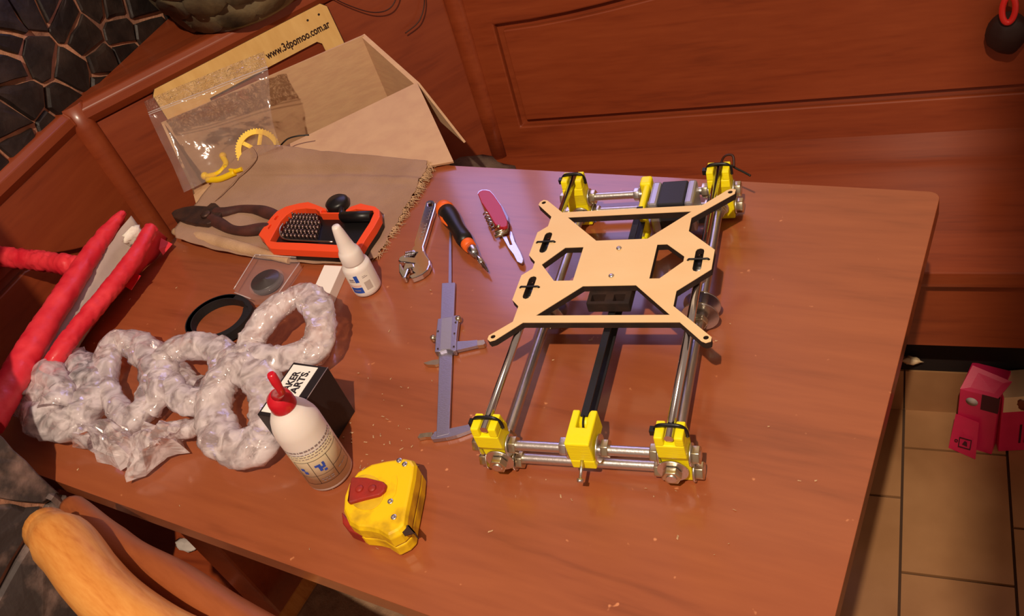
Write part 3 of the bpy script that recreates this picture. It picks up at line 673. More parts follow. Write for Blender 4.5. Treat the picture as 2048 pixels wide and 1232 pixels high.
# =================================================================== CLOTH
rows = [[(503,291,.058),(560,292,.052),(640,302,.040),(720,309,.030),(800,317,.016),(855,322,.006)],
        [(470,318,.052),(545,322,.044),(630,326,.032),(720,332,.022),(795,335,.012),(852,338,.004)],
        [(438,352,.034),(520,352,.028),(620,352,.020),(712,352,.012),(788,354,.007),(842,356,.0035)],
        [(405,392,.022),(500,388,.018),(600,386,.012),(700,385,.006),(775,385,.004),(828,386,.0035)],
        [(375,428,.014),(480,425,.010),(590,425,.006),(690,424,.004),(760,423,.003),(806,422,.003)],
        [(352,455,.007),(455,462,.005),(570,468,.004),(670,468,.003),(740,464,.003),(785,460,.003)],
        [(352,476,.003),(440,502,.003),(545,520,.003),(640,528,.003),(712,524,.003),(752,514,.003)]]
fnv = (f1-FLt).cross(FR-FLt); fnv = fnv if fnv.z > 0 else -fnv; fnv.normalize()
def overflap(u, v, h):
    d = Vector(ray(u, v)); o_ = Vector(CAM)+EZ*TZ; t = fnv.dot(FLt+fnv*.0065-o_)/fnv.dot(d); z = (o_+d*t).z-TZ
    return (u, v, max(h, z) if z < .03 else h)
rows = [[overflap(*q) for q in r] for r in rows]
def grid(rows, n, m):
    P = [[U(*q) for q in r] for r in rows]
    A = [spline(r, n) for r in P]; out = []
    for j in range(len(A[0])): out.append(spline([A[i][j] for i in range(len(A))], m))
    return out      # out[col][row]
G = grid(rows, 12, 10)
nc, nr = len(G), len(G[0]); vs = []
for i in range(nc):
    for j in range(nr):
        p = G[i][j].copy(); p0 = Vector((p.x*22, p.y*22, 0))
        p.z += .0028*abs(noise.noise(p0))+.0012*noise.noise(p0*3.1)
        if i >= nc-2: p.x += .004*noise.noise(p*170)+.003*noise.noise(p*60); p.y += .003*noise.noise(p*150+Vector((5,0,0)))
        if 20 <= j <= 24 : p.z += .003*(1-abs(j-22)/3)
        vs.append(p)
fs = [(i*nr+j, i*nr+j+1, (i+1)*nr+j+1, (i+1)*nr+j) for i in range(nc-1) for j in range(nr-1)]
cloth = link('work_cloth', MB().add(vs, fs, None, True), 'cloth', label='brown-beige cloth with a frayed edge draped over the box flap and table', cat='cloth', solid=.0012)
mbf = MB(); rf = random.Random(11)
for k in range(220):
    j = rf.randrange(0, nr); p = G[nc-1][j]; q = p.copy(); L = rf.uniform(.004, .014)
    a = rf.uniform(-.9, .9)+(0 if j < nr-2 else -1.2); d = Vector((math.cos(a-.2), math.sin(a-.2), 0))
    e = p+d*L; e.z = max(TZ+.0008, p.z*.3+TZ*.7); mid = (p+e)/2+Vector((rf.uniform(-.003,.003), rf.uniform(-.003,.003), .001))
    mbf.tube([p+d*-.002, mid, e], [.0006,.0005,.0003], 4, caps=False)
link('frayed_threads', mbf, 'cloth_light', cloth, kind='stuff', label='loose pale threads along the frayed edge')
roll = spline([U(349,462,.008),U(400,474,.010),U(460,490,.010),U(520,505,.009),U(580,520,.006)], 8)
n_ = len(roll); rad = [.0065+.0045*math.sin(math.pi*min(1,k/(n_*.8)))+.0006*noise.noise(roll[k]*90) for k in range(n_)]
link('rolled_hem', MB().tube(roll, rad, 14, flat=.75), 'cloth_light', cloth, label='rolled paler hem')
cr = spline([U(505,296,.060),U(512,318,.052),U(478,352,.036),U(440,392,.024),U(418,412,.018)], 6)
link('creased_seam', MB().tube(cr, .0009, 5), 'cloth', cloth)
# small screws on the cloth
for k, (u, v, a) in enumerate(((658,392,.4),(668,398,-.5),(676,392,.9),(689,394,.1),(662,401,.2))):
    c = U(u, v, .008); d = Vector((math.cos(a), math.sin(a), .1))*.006
    nm = ['leftmost, tilted up', 'nearest the knob of the bit case', 'middle, crossing the others', 'rightmost, apart from the rest', 'lowest, lying level'][k]
    link('small_screw', MB().cyl(c-d, c+d, .0011, 8).cyl(c+d, c+d*1.2, .0024, 10), 'steel', label='tiny steel screw on the brown cloth, '+nm, cat='screw', group='tiny screws above the bit case')

# =================================================================== ZIP BAG WITH YELLOW GEARS
zg = [[(288,203,.150),(340,180,.155),(400,155,.155),(460,130,.155),(528,103,.155)],
      [(294,218,.142),(348,196,.146),(408,172,.146),(468,148,.146),(532,122,.148)],
      [(300,236,.132),(355,216,.134),(415,194,.134),(475,170,.136),(537,148,.140)],
      [(318,275,.105),(372,258,.100),(430,236,.100),(488,212,.104),(540,192,.112)],
      [(345,330,.070),(398,310,.062),(450,288,.062),(500,262,.070),(545,240,.086)],
      [(368,385,.040),(415,362,.032),(465,338,.034),(515,312,.050),(560,292,.062)]]
Gz = grid(zg, 10, 10); nc, nr = len(Gz), len(Gz[0])
def pouch(off, seed, j0=0, j1=None, amp=1):
    vs = []; j1 = j1 or nr
    for i in range(nc):
        for j in range(j0, j1):
            p = Gz[i][j].copy(); e = min(i, nc-1-i, 4)/4; vdir = (Vector(CAM)+EZ*TZ-p).normalized()
            n_ = noise.noise(p*55+Vector((seed,0,0)))*.0035+abs(noise.noise(p*120+Vector((0,seed,0))))*.0030
            vs.append(p+vdir*(off*e*(min(1,(j-j0)/8) if j0 == 0 else 1)+n_*amp*(1.5 if j < 18 else .7)))
    k = j1-j0
    return MB().add(vs, [(i*k+j, i*k+j+1, (i+1)*k+j+1, (i+1)*k+j) for i in range(nc-1) for j in range(k-1)], None, True)
zb = link('zip_bag', pouch(.008, 1, 14), 'zip_film', label='clear zip bag holding yellow gears propped inside the cardboard box', cat='plastic bag')
link('back_film', pouch(-.006, 5, 14), 'zip_film', zb)
link('crinkled_top', pouch(.0, 9, 0, 17, 1.7), 'zip_crinkle', zb, label='crinkled shiny top strip')
for j in (15, 17):
    link('zip_strip', MB().tube([Gz[i][j]+(Vector(CAM)+EZ*TZ-Gz[i][j]).normalized()*.010 for i in range(nc)], .0007, 5), 'clear_edge', zb)
camv = (Vector(CAM)+EZ*TZ)
def facing(c, tilt=0, roll=0):
    z = (camv-c).normalized(); z = (z+Vector((0,0,tilt))).normalized(); x = z.cross(EZ).normalized()
    return frame(c, x, z.cross(x)) @ Matrix.Rotation(roll, 4, 'Z')
gc = U(517,302,.048); MG = facing(gc, .15, .3)
def gear(r0, r1, teeth, depth):
    out = []
    for k in range(teeth):
        for t, r in ((0,r1-depth),(.25,r1),(.5,r1),(.75,r1-depth)):
            a = 2*math.pi*(k+t)/teeth; out.append((r*math.cos(a), r*math.sin(a)))
    return out
gg = thing('large_gear', gc, 'large yellow printed gear inside the clear zip bag', 'gear')
link('toothed_rim', MB().prism(gear(0,.0345,48,.0016), -.004, .004, [circ(0,0,.0255,40)], MG), 'yellow_gear', gg)
link('hub', MB().prism(circ(0,0,.008,20), -.005, .005, [circ(0,0,.003,10)], MG), 'yellow_gear', gg)
for k in range(5):
    a = 2*math.pi*k/5; Mk = MG @ Matrix.Rotation(a,4,'Z'); link('spoke', MB().box(.006,.027,-.003,.003,-.003,.003,Mk), 'yellow_gear', gg)
yl = thing('extruder_lever', U(430,345,.03), 'small yellow printed lever with round ends at the bottom of the zip bag', 'printed part')
link('lever_arm', MB().tube(spline([U(445,313,.045),U(452,328,.040),U(440,345,.036),U(420,352,.034),U(408,352,.034)],6), [.0045]*25, 10).tube(spline([U(450,333,.040),U(468,342,.038),U(484,338,.040)],6), .0035, 8), 'yellow_gear', yl)
link('round_end', blob(U(446,312,.045), .0062, (1,1,1), 0, 1, 1, 12), 'yellow_gear', yl)
link('round_end', blob(U(410,352,.034), .0066, (1,1,1), 0, 1, 1, 12), 'yellow_gear', yl)
link('foot', MB().tube(spline([U(415,360,.032),U(440,358,.034),U(470,345,.038)],5), .005, 8), 'yellow_gear', yl)
link('filament_loop', MB().tube(spline([U(562,290,.045),U(575,278,.05),U(595,272,.05),U(618,270,.046)],6), .0012, 6), 'black_plastic', label='thin black strand curving inside the box beside the gear', cat='wire')

# =================================================================== PLIERS
z3 = lambda l, h: UV(l, h, 3.623, 320, 360)
pli = thing('pliers', z3([(380,260)],0)[0], 'old dark iron pliers with worn red-brown grips lying on the cloth', 'pliers')
link('jaws', pslab(z3([(85,245),(110,222),(170,203),(250,190),(345,195),(372,172),(405,172),(440,205),(455,240),(400,300),(340,325),(250,322),(160,300),(100,275)], .022), .009, .024), 'dark_iron', pli, bevel=.003)
link('pivot', MB().lathe([(.008,0),(.008,.003),(.006,.0045),(0,.005)], 18, Matrix.Translation(z3([(335,255)],.024)[0])), 'dark_iron', pli)
for pts, nm in (([(400,235),(470,238),(600,212),(710,218),(800,245),(850,262)],1), ([(360,275),(440,320),(520,358),(620,368),(740,352),(800,345)],2)):
    pa = spline(z3(pts, .018), 6); k = len(pa)
    link('handle', MB().tube(pa, [.0085+.0012*math.sin(i*.35) for i in range(k)], 12, flat=.85), 'plier_grip', pli)

# =================================================================== BIT CASE
z8 = lambda l, h: UV(l, h, 5.6, 500, 400)
CH = .024
case = thing('bit_case', z8([(750,300)],0)[0], 'orange-framed black screwdriver bit case open on the cloth', 'tool case')
co = z8([(95,390),(125,340),(230,200),(300,125),(400,72),(550,34),(650,20),(730,48),(850,95),(855,118),(800,112),(795,138),(1000,138),(1020,160),(1065,140),(1075,110),(1130,72),(1240,36),(1300,52),(1400,72),(1448,110),(1452,185),(1390,300),(1290,450),(1235,550),(1190,578),(900,575),(560,560),(300,548),(225,540),(180,500),(150,440)], CH)
ci = z8([(222,458),(280,350),(345,235),(410,165),(500,105),(620,92),(730,100),(775,128),(780,150),(1000,150),(1030,175),(1075,152),(1090,125),(1180,100),(1360,118),(1388,140),(1340,250),(1230,420),(1180,500),(1100,508),(600,480),(300,470)], CH)
link('orange_frame', pslab(co, .012, CH, [ci, z8([(262,215),(295,170),(320,180),(285,225)],CH), z8([(195,310),(225,270),(240,280),(210,325)],CH)]), 'orange', case, bevel=.0025, label='bright orange outer frame')
link('tray', pslab([p for p in co], .006, .0125), 'black_plastic', case)
link('clear_base', pslab(z8([(105,420),(230,215),(560,30),(860,110),(1450,120),(1520,130),(1500,200),(1280,600),(1200,620),(260,590),(190,540)], .006), .0035, .0065), 'clear_edge', case)
for u in (440, 760):
    link('latch_tab', pslab(z8([(u-70,520),(u+70,530),(u+60,570),(u+40,590),(u,575),(u-30,590),(u-60,565)], .015), .008, .02), 'clear_edge', case)
link('hinge_rod', MB().tube(spline(z8([(370,265),(335,320),(340,390),(400,440),(600,455),(930,470)], .021),5), .0012, 6), 'zinc_yellow', case, label='brassy bent retaining rod')
link('bit_rack', pslab(z8([(345,420),(385,270),(520,150),(740,150),(800,260),(760,450),(400,440)], .016), .0125, .016), 'black_plastic', case)
rb = random.Random(5)
ORD = ['first','second','third','fourth','fifth','sixth','seventh','eighth','ninth','tenth']; RW = ['front','second','middle','fourth','rearmost']
for r_ in range(5):
    for k in range(9):
        u = 385+r_*30+k*(45-r_*2); v = 425-r_*52+k*2
        if u > 790: continue
        c = z8([(u, v)], .015)[0]; d = Vector((-.30+rb.uniform(-.05,.05), .25+rb.uniform(-.05,.05), 1)).normalized()
        link('driver_bit', MB().cyl(c, c+d*.007, .0025, 6).tube([c+d*.007, c+d*.011], [.0018,.0009], 6), 'bit_steel', label=f'{ORD[k]} small steel driver bit from the left in the {RW[r_]} row of the orange case', cat='driver bit', group='driver bits standing in the case')
drv = thing('ratchet_driver', z8([(1010,60)],0)[0], 'black knobbed driver handle clipped in the notch of the orange case', 'driver')
link('knob', MB().lathe([(.013,0),(.0165,.003),(.0168,.012),(.013,.0155),(0,.0165)], 24, Matrix.Translation(z8([(1005,90)],.010)[0])), 'black_plastic', drv)
link('shaft', MB().cyl(z8([(1020,100)],.020)[0], z8([(1030,200)],.020)[0], .0045, 12), 'black_plastic', drv)
link('grip', MB().cyl(z8([(1040,190)],.021)[0], z8([(1370,180)],.021)[0], .0075, 16), 'black_plastic', drv)
link('magnet_tip', MB().cyl(z8([(1010,340)],.018)[0], z8([(1010,325)],.021)[0], .003, 10), 'zinc_yellow', drv)

# =================================================================== SMALL GLUE BOTTLE
sb0 = U(737,577,0)
sb = thing('small_glue_bottle', sb0, 'small white glue bottle with long pointed cap and blue-and-white label', 'bottle')
MSb = Matrix.Translation(sb0)
link('bottle_body', MB().lathe([(0,0),(.0155,.0004),(.0178,.0025),(.0182,.006),(.0182,.040),(.0172,.044),(.0125,.0475),(.0115,.049),(0,.049)], 32, MSb), 'white_plastic', sb)
link('cap', MB().lathe([(.0138,.0475),(.0146,.050),(.0140,.062),(.0125,.066),(.0108,.068),(.0088,.080),(.0068,.094),(.0055,.101),(.0045,.1035),(0,.104)], 28, MSb), 'white_plastic', sb)
def wrap(poly, r, M, a0, zc, s_=1):      # flat polygon (u,v) wrapped on a cylinder
    return [M @ Vector((r*math.cos(a0+u/r), r*math.sin(a0+u/r), zc+v)) for u, v in poly]
def wrapped(rects, r, M, a0):
    mb = MB()
    for u0, u1, v0, v1 in rects:
        n = max(1, int(abs(u1-u0)/.002)); pts = []
        for k in range(n+1): pts.append((u0+(u1-u0)*k/n))
        vs = wrap([(u, v0) for u in pts], r, M, a0, 0)+wrap([(u, v1) for u in pts], r, M, a0, 0)
        mb.add(vs, [(k, k+1, n+2+k, n+1+k) for k in range(n)], None, True)
    return mb
ca = math.atan2(CAM[1]-sb0.y, CAM[0]-sb0.x)
lab = link('label', wrapped([(-.026,.012,.008,.038)], .01835, MSb, ca-.15), 'label_white', sb)
link('blue_panel', wrapped([(-.020,-.0035,.009,.0185),(-.0085,-.0035,.0265,.0375)], .0184, MSb, ca-.15), 'label_blue', lab)
link('label_marks', wrapped([(-.016,-.007,.013,.0145),(-.017,-.009,.0275,.029),(-.0165,-.0095,.030,.0325),(.002,.009,.031,.0318),(.002,.007,.033,.0336)], .01846, MSb, ca-.15), 'ink_soft', lab)
link('barcode', wrapped([(.001,.0095,.0115,.0245)], .01843, MSb, ca-.15), 'label_grey', lab)
link('pink_band', wrapped([(-.022,-.0035,.0195,.0225)], .01843, MSb, ca-.15), 'label_pink', lab)

# small white box
wp = z3([(1190,615),(1318,622),(1220,842),(1090,752)], .016); 
wq = [wp[0], wp[1], wp[2], wp[2]+(wp[0]-wp[1])*.98]
link('small_carton', pslab(wq, 0, .016), 'white_paper', label='small plain white carton beside the small glue bottle', cat='box', bevel=.0008)

# clear blister box with black disc
zc = lambda l, h: UV(l, h, 3.623, 320, 360)
bb = thing('clear_case', zc([(720,700)],0)[0], 'clear plastic lid case with a domed round insert beside the coiled belt', 'plastic case')
q0 = zc([(690,540),(985,560),(1010,600),(830,860),(655,860),(540,815),(535,790)], .014)
link('case_shell', pslab(q0, .001, .014), 'clear_plastic', bb, bevel=.0025, bseg=3)
for a, b_ in ((0,1),(2,3),(4,5),(6,0)):
    link('case_edge', MB().cyl(q0[a], q0[b_], .0008, 6), 'clear_edge', bb)
dc = zc([(765,730)], .012)[0]
link('clear_ring', MB().lathe([(.0200,.006),(.0245,.010),(.0245,.0125),(.0205,.014)], 32, Matrix.Translation(Vector((dc.x+.002,dc.y-.001,TZ)))), 'clear_plastic', bb)
link('round_disc', MB().lathe([(.0,.013),(.0025,.0135),(.0032,.012),(.0195,.0118),(.0208,.010),(.0208,.004),(0,.004)], 32, Matrix.Translation(Vector((dc.x,dc.y,TZ+.003)))), 'disc_grey', label='black round disc with a steel centre inside the clear case', cat='disc')

# coiled black belt
bc = (U(375,650,.012)+U(497,628,.012))/2; bc = U(436,636,.010); rx = (U(500,628,.01)-U(372,650,.01)).length/2-.003
cb = MB(); path = []
for k in range(3):
    mbp_ = []
    for i in range(48):
        a = 2*math.pi*i/48; r_ = rx-.0016*k+(.003 if math.cos(a+.2) > .6 else 0)*(k-1)
        mbp_.append(Vector((bc.x+r_*math.cos(a)+(.004*k if math.cos(a) > .3 else 0), bc.y+r_*math.sin(a)*.88, TZ+.0065+.0022*k*max(0, math.cos(a)))))
    cb.tube(mbp_, .0062, 8, closed=True, flat=.35, up=(0,0,1)) if False else None
    vs = []; fs = []; n_ = len(mbp_)
    for i, p in enumerate(mbp_):
        rd = Vector((p.x-bc.x, p.y-bc.y, 0)).normalized(); tw_ = .0030
        for s1, s2 in ((-1,-1),(1,-1),(1,1),(-1,1)): vs.append(p+rd*tw_*s1+EZ*.0062*s2)
    for i in range(n_):
        j = (i+1) % n_
        for q in range(4): fs.append((i*4+q, i*4+(q+1)%4, j*4+(q+1)%4, j*4+q))
    cb.add(vs, fs)
link('coiled_belt', cb, 'black_rubber', label='coiled black timing belt lying behind the plastic bags', cat='belt')

# =================================================================== ADJUSTABLE WRENCH
z5 = lambda l, h: UV(l, h, 6.84, 780, 380)
wr = thing('adjustable_wrench', z5([(400,700)],0)[0], 'chrome adjustable wrench lying left of the orange screwdriver', 'wrench')
wo = z5([(478,190),(495,155),(530,137),(570,135),(605,150),(625,180),(622,225),(560,430),(500,630),(455,770),(462,830),(498,900),(545,965),(548,1020),(520,1085),(440,1150),(350,1190),(290,1210),(255,1172),(330,1135),(300,1110),(300,1040),(330,1005),(190,985),(140,985),(105,965),(120,925),(200,880),(290,815),(320,770),(350,650),(410,440),(450,300)], .009)
link('wrench_body', pslab(wo, .001, .009, [z5([(520,180),(550,170),(572,185),(570,215),(545,225),(522,215)], .009), z5([(215,905),(270,850),(372,855),(330,918)], .009)]), 'chrome', wr, bevel=.002)
link('movable_jaw', pslab(z5([(200,990),(320,1000),(330,1040),(250,1065),(205,1190),(165,1195),(120,1120),(115,1000),(140,990),(175,1060)], .011), .001, .010), 'chrome', wr, bevel=.002)
wc = [z5([(222+i*22, 890-i*4)], .008)[0] for i in range(6)]
wm = MB()
for i in range(5):
    c = (wc[i]+wc[i+1])/2; d = (wc[1]-wc[0]).normalized(); wm.cyl(c-d*.0010, c+d*.0010, .0048, 14)
    wm.cyl(c+d*.0010, c+d*.0022, .0036, 10)
link('worm_screw', wm, 'chrome', wr)
tdir = (z5([(500,360)],.009)[0]-z5([(400,660)],.009)[0]); MT = frame(z5([(422,668)],.0091)[0], tdir, EZ.cross(tdir))
mk = MB()
for i in range(9):
    x = i*.0068+(.006 if i > 4 else 0); hh = .0022 if i in (0,2,6) else .0016
    mk.box(x, x+.0016, -.0016, hh, 0, .0006, MT); mk.box(x+.0024, x+.0042, -.001, .0012, 0, .0006, MT)
link('raised_lettering', mk, 'chrome', wr)

# =================================================================== SCREWDRIVER
sd = thing('ratchet_screwdriver', U(920,470,0), 'orange and black screwdriver lying between the wrench and the pocket knife', 'screwdriver')
def ax_tube(name, a, b, rs_, m, par, h=.0125, n=18, flat=1):
    A, B = U(*a, h), U(*b, h); k = len(rs_); return link(name, MB().tube([A+(B-A)*(i/(k-1)) for i in range(k)], rs_, n), m, par)
ax_tube('end_cap', (883,408), (893,424), [.006,.0105,.0125,.0125], 'orange_grip', sd)
ax_tube('grip', (892,422), (934,487), [.0122,.0128,.0122,.0105,.0098,.0102,.0108,.0092], 'black_plastic', sd)
for s_ in (-1, 1):
    A, B = U(888+s_*6,425,.0155), U(905+s_*5,452,.0155)
    link('grip_inlay', MB().tube([A, A+(B-A)*.5, B], [.0045,.0065,.003], 10, flat=.8), 'orange_grip', sd)
ax_tube('collar', (931,483), (941,495), [.0085,.0088,.0078], 'orange_grip', sd)
ax_tube('chuck', (940,493), (951,509), [.0062,.0066,.0058,.0045], 'steel', sd, .011)
ax_tube('shank', (951,508), (965,528), [.0036,.0034,.0034], 'chrome', sd, .010)
ax_tube('bit', (964,526), (976,543), [.0024,.002,.0008], 'dark_iron', sd, .008)

# =================================================================== POCKET KNIFE
z6 = lambda l, h: UV(l, h, 6.84, 940, 360)
kn = thing('pocket_knife', z6([(350,450)],0)[0], 'red multi-tool pocket knife with its can opener folded out', 'knife')
kbody = [(108,190),(125,160),(165,142),(225,140),(270,150),(320,200),(420,345),(480,480),(512,570),(508,630),(470,650),(400,645),(340,610),(250,450),(150,300)]
link('lower_scale', pslab(z6(kbody, .004), .001, .005), 'red_knife', kn, bevel=.0015)
link('steel_liners', pslab(z6(kbody, .010), .005, .011), 'steel', kn)
link('upper_scale', pslab(z6(kbody, .015), .011, .0155), 'red_knife', kn, bevel=.0022, bseg=3)
hx = []
A, B = z6([(222,462)],.010)[0], z6([(305,640)],.010)[0]; dv = (B-A); L_ = dv.length; dv.normalize(); pv = dv.cross(EZ).normalized()
for i in range(64):
    t = i/63; a = t*2*math.pi*4.2; hx.append(A+dv*L_*t+pv*math.cos(a)*.0034+EZ*math.sin(a)*.0034)
link('corkscrew', MB().tube(hx, .0011, 7), 'chrome', kn)
link('blade_edge', pslab(z6([(300,185),(345,250),(440,350),(520,500),(520,560),(500,540),(430,390),(330,250)], .010), .007, .0095), 'brushed', kn)
for i, q in enumerate(((430,690),(440,712),(425,740))):
    c = z6([q],.009)[0]; link('bolster_ring', MB().tube([c+pv*.0085+dv*.0003*i, c-pv*.0085], .0022, 8), 'zinc_yellow', kn)
link('rivet', blob(z6([(388,632)],.0155)[0], .0028, (1,1,.6), 0, 1, 1, 12), 'zinc_yellow', kn)
link('opener_blade', pslab(z6([(425,750),(500,760),(545,880),(572,878),(545,800),(530,735),(545,685),(572,700),(610,830),(690,980),(725,1070),(720,1115),(700,1137),(640,1110),(590,1010),(520,920),(470,830)], .008), .005, .0072), 'steel', kn, bevel=.0005)

# =================================================================== CALIPER
z7 = lambda l, h: UV(l, h, 2.281, 760, 360)
cal = thing('vernier_caliper', z7([(300,800)],0)[0], 'grey steel vernier caliper lying beside the printer frame, slider part-way', 'caliper')
link('beam', pslab(z7([(282,470),(342,467),(315,1158),(257,1172)], .006), .0025, .006), 'brushed', cal, bevel=.0004)
link('depth_rod', pslab(z7([(317,235),(325,235),(326,470),(313,470)], .004), .0025, .0045), 'brushed', cal)
link('slider', pslab(z7([(262,632),(352,614),(358,625),(349,700),(345,778),(332,780),(300,770),(272,782),(248,782),(254,700)], .010), .002, .0095), 'brushed', cal, bevel=.0008)
link('slider_window', pslab(z7([(282,632),(330,625),(322,770),(275,774)], .0098), .0094, .0100), 'motor_silver', cal)
link('lower_jaw', pslab(z7([(345,737),(400,734),(444,730),(446,755),(345,778)], .006), .002, .0062), 'brushed', cal)
link('jaw_tip', pslab(z7([(443,733),(474,730),(480,745),(472,752),(445,756)], .006), .001, .0064), 'zinc_yellow', cal, label='bright ground jaw tip')
link('inside_jaw', pslab(z7([(268,790),(266,818),(238,822),(198,834),(215,842),(250,843),(268,838),(278,800)], .005), .001, .005), 'zinc_yellow', cal)
link('fixed_jaw', pslab(z7([(233,1178),(250,1150),(345,1130),(395,1120),(452,1098),(460,1108),(440,1132),(350,1166),(300,1178),(240,1186)], .005), .001, .0058), 'brushed', cal)
link('inside_jaw', pslab(z7([(240,1150),(215,1152),(182,1157),(171,1174),(178,1178),(205,1172),(238,1172)], .005), .001, .005), 'zinc_yellow', cal)
for q in ((358,634),(243,722)):
    c = z7([q],.008)[0]; link('clamp_screw', MB().lathe([(.0032,-.004),(.0036,0),(.0030,.003),(0,.0036)], 14, Matrix.Translation(c)), 'zinc_yellow', cal)
for q in ((345,650),(340,700),(337,760),(265,690),(264,770)):
    c = z7([q],.0096)[0]; link('screw', MB().cyl(c-EZ*.001, c+EZ*.0006, .0011, 8), 'dark_iron', cal)

# =================================================================== BLACK PARTS BOX
BH = .073
P1, P2, P3 = U(587,724,BH), U(656,734.5,BH), U(514,829,BH); 
P4 = P2+(P3-P1)*.985
bxt = [P3, P4, P2, P1]
bbx = thing('parts_box', Vector(((P1.x+P4.x)/2,(P1.y+P4.y)/2,TZ)), 'black cardboard parts box with a white printed label behind the large bottle', 'box')
link('carton', pslab(bxt, 0, BH), 'black_card', bbx, bevel=.0008)
lx = (P1-P3).normalized(); ly = EZ.cross(lx).normalized(); Lb = (P1-P3).length; Wb = (P4-P3).length
MX = frame(P3+EZ*.0002, lx, ly)          # x along the text, y towards the left edge (negative: box lies at y<0)
y0, y1 = -Wb*.76, -Wb*.06
lb = link('white_label', MB().box(Lb*.06, Lb*.95, y0, y1, 0, .0003, MX), 'label_white', bbx)
tsz = Wb*.26
for k, tx_ in enumerate(('MAKER', 'PARTS.')):
    link('printed_word', text_mb(tx_, tsz, .0001, MX @ Matrix.Translation((Lb*.36, y1-Wb*(.33+.235*k), .0005)), .00040, Lb*(.47 if k == 0 else .50)), 'ink', lb)
lg = MB(); hexo = [(.008*math.cos(math.radians(a+30)), .008*math.sin(math.radians(a+30))) for a in range(0,360,60)]
hexi = [(x*.86, y*.86) for x, y in hexo]
ML_ = MX @ Matrix.Translation((Lb*.22, (y0+y1)/2, .0003))
lg.prism(hexo, 0, .0003, [hexi], ML_); lg.prism([(-.0035,-.004),(-.0018,-.004),(-.0018,.0008),(0,-.0015),(.0018,.0008),(.0018,-.004),(.0035,-.004),(.0035,.004),(0,.0008),(-.0035,.004)], 0, .0003, (), ML_)
link('logo', lg, 'ink', lb)
link('lid_seam', MB().cyl(P4+EZ*.0002, P2+EZ*.0002, .0005, 5), 'ink_soft', bbx)

# =================================================================== LARGE GLUE BOTTLE
gb0 = U(662,945,0)
gb = thing('large_glue_bottle', gb0, 'large white glue bottle with red nozzle standing in front of the black box', 'bottle')
MGb = Matrix.Translation(gb0)
R_ = .0246
link('bottle_body', MB().lathe([(0,0),(.021,.0004),(.0245,.003),(R_,.008),(R_,.0805),(.0238,.087),(.0208,.0965),(.0162,.1045),(.0122,.109),(.0115,.112),(0,.112)], 44, MGb), 'white_plastic', gb)
link('liquid_band', MB().lathe([(R_+.0001,.006),(R_+.0001,.060),(R_,.0602)], 44, MGb), 'glue_fill', gb, label='yellowish lower part showing the glue inside')
cap = MB().lathe([(.0126,.1085),(.0130,.1095),(.0128,.118),(.0115,.1235),(.0075,.127),(.005,.129)], 28, MGb)
link('red_cap', cap, 'red_plastic', gb)
nb = gb0+EZ*.124
# nozzle leans: from cap centre towards the tip seen at (541,746)
tip = U(541,747,.178); mid = U(563,783,.156)
link('nozzle', MB().tube([nb, nb+(mid-nb)*.35, mid, mid+(tip-mid)*.25, mid+(tip-mid)*.5, mid+(tip-mid)*.9, tip], [.0066,.0048,.0036,.0036,.0044,.0042,.0032], 14), 'red_plastic', gb)
ga = math.atan2(CAM[1]-gb0.y, CAM[0]-gb0.x)
rl = R_+.00035; t_ = .0005
rects = [(-.024,.034,.0150,.0150+t_),(-.024,.034,.0500,.0500+t_),(-.024,-.024+t_,.015,.050),(-.008,-.008+t_,.015,.050),(.012,.012+t_,.015,.050),(.034,.034+t_,.015,.050),(.012,.034,.031,.031+t_),(-.024,.012,.0275,.0275+t_*.7)]
link('printed_grid', wrapped(rects, rl, MGb, ga-.25), 'ink', gb)
rp = random.Random(9); dash = []
for zr, hh, x0, x1 in ((.0650,.0022,-.030,.036),(.0610,.0012,-.030,.036),(.0578,.0012,-.028,.034),(.0546,.0010,-.024,.028),(.0205,.0012,-.005,.009),(.0178,.0012,-.004,.008),(.0225,.0012,.016,.030)):
    x = x0
    while x < x1:
        L_ = rp.uniform(.0012,.0045); dash.append((x, min(x+L_,x1), zr, zr+hh)); x += L_+rp.uniform(.0008,.0016)
link('printed_lines', wrapped(dash, rl, MGb, ga-.25), 'ink_soft', gb)
blu = [(-.004,.002,.040,.043),(-.001,.002,.033,.041),(.002,.006,.036,.039),(.004,.0065,.039,.044),(.003,.006,.031,.034),(-.020,-.016,.037,.041),(-.018,-.014,.032,.036)]
link('blue_symbol', wrapped(blu, rl+.0001, MGb, ga-.25), 'ink_blue', gb)

# =================================================================== TAPE MEASURE
z6b = lambda l, h: UV(l, h, 2.933, 480, 680)
tp = thing('tape_measure', z6b([(830,950)],0)[0], 'worn yellow tape measure with red-brown lock button in front of the bottle', 'tape measure')
TH_ = .034
tout = [(607,985),(612,910),(640,835),(690,770),(770,725),(860,705),(960,690),(1005,700),(1022,730),(1015,800),(995,900),(972,1010),(962,1085),(930,1118),(870,1148),(810,1110),(760,1098),(690,1092),(640,1062)]
base = [(x+28+(8 if x > 900 else 0), y+48) if x > 700 else (x+8, y+52) for x, y in tout]
tpt = z6b(tout, TH_)
ctr = sum(tpt, Vector())/len(tpt)
def scaled(pts, s_): return [ctr+(p-ctr)*s_ for p in pts]
def loft(levels, m_idx=None):
    mb = MB(); n = len(levels[0][0]); vs = []
    for pts, z in levels:
        for p in pts: vs.append((p.x, p.y, z+TZ))
    fs = [((l+1)*n+k, (l+1)*n+(k+1)%n, l*n+(k+1)%n, l*n+k) for l in range(len(levels)-1) for k in range(n)]
    fs += [tuple(range(n))]; fs += [tuple(reversed(range((len(levels)-1)*n, len(levels)*n)))]
    return mb.add(vs, fs)
big = scaled(tpt, 1.04)
link('case_shell', loft([(scaled(tpt,.97),.0),(big,.003),(big,.0155)]), 'tape_yellow', tp, bevel=.0015)
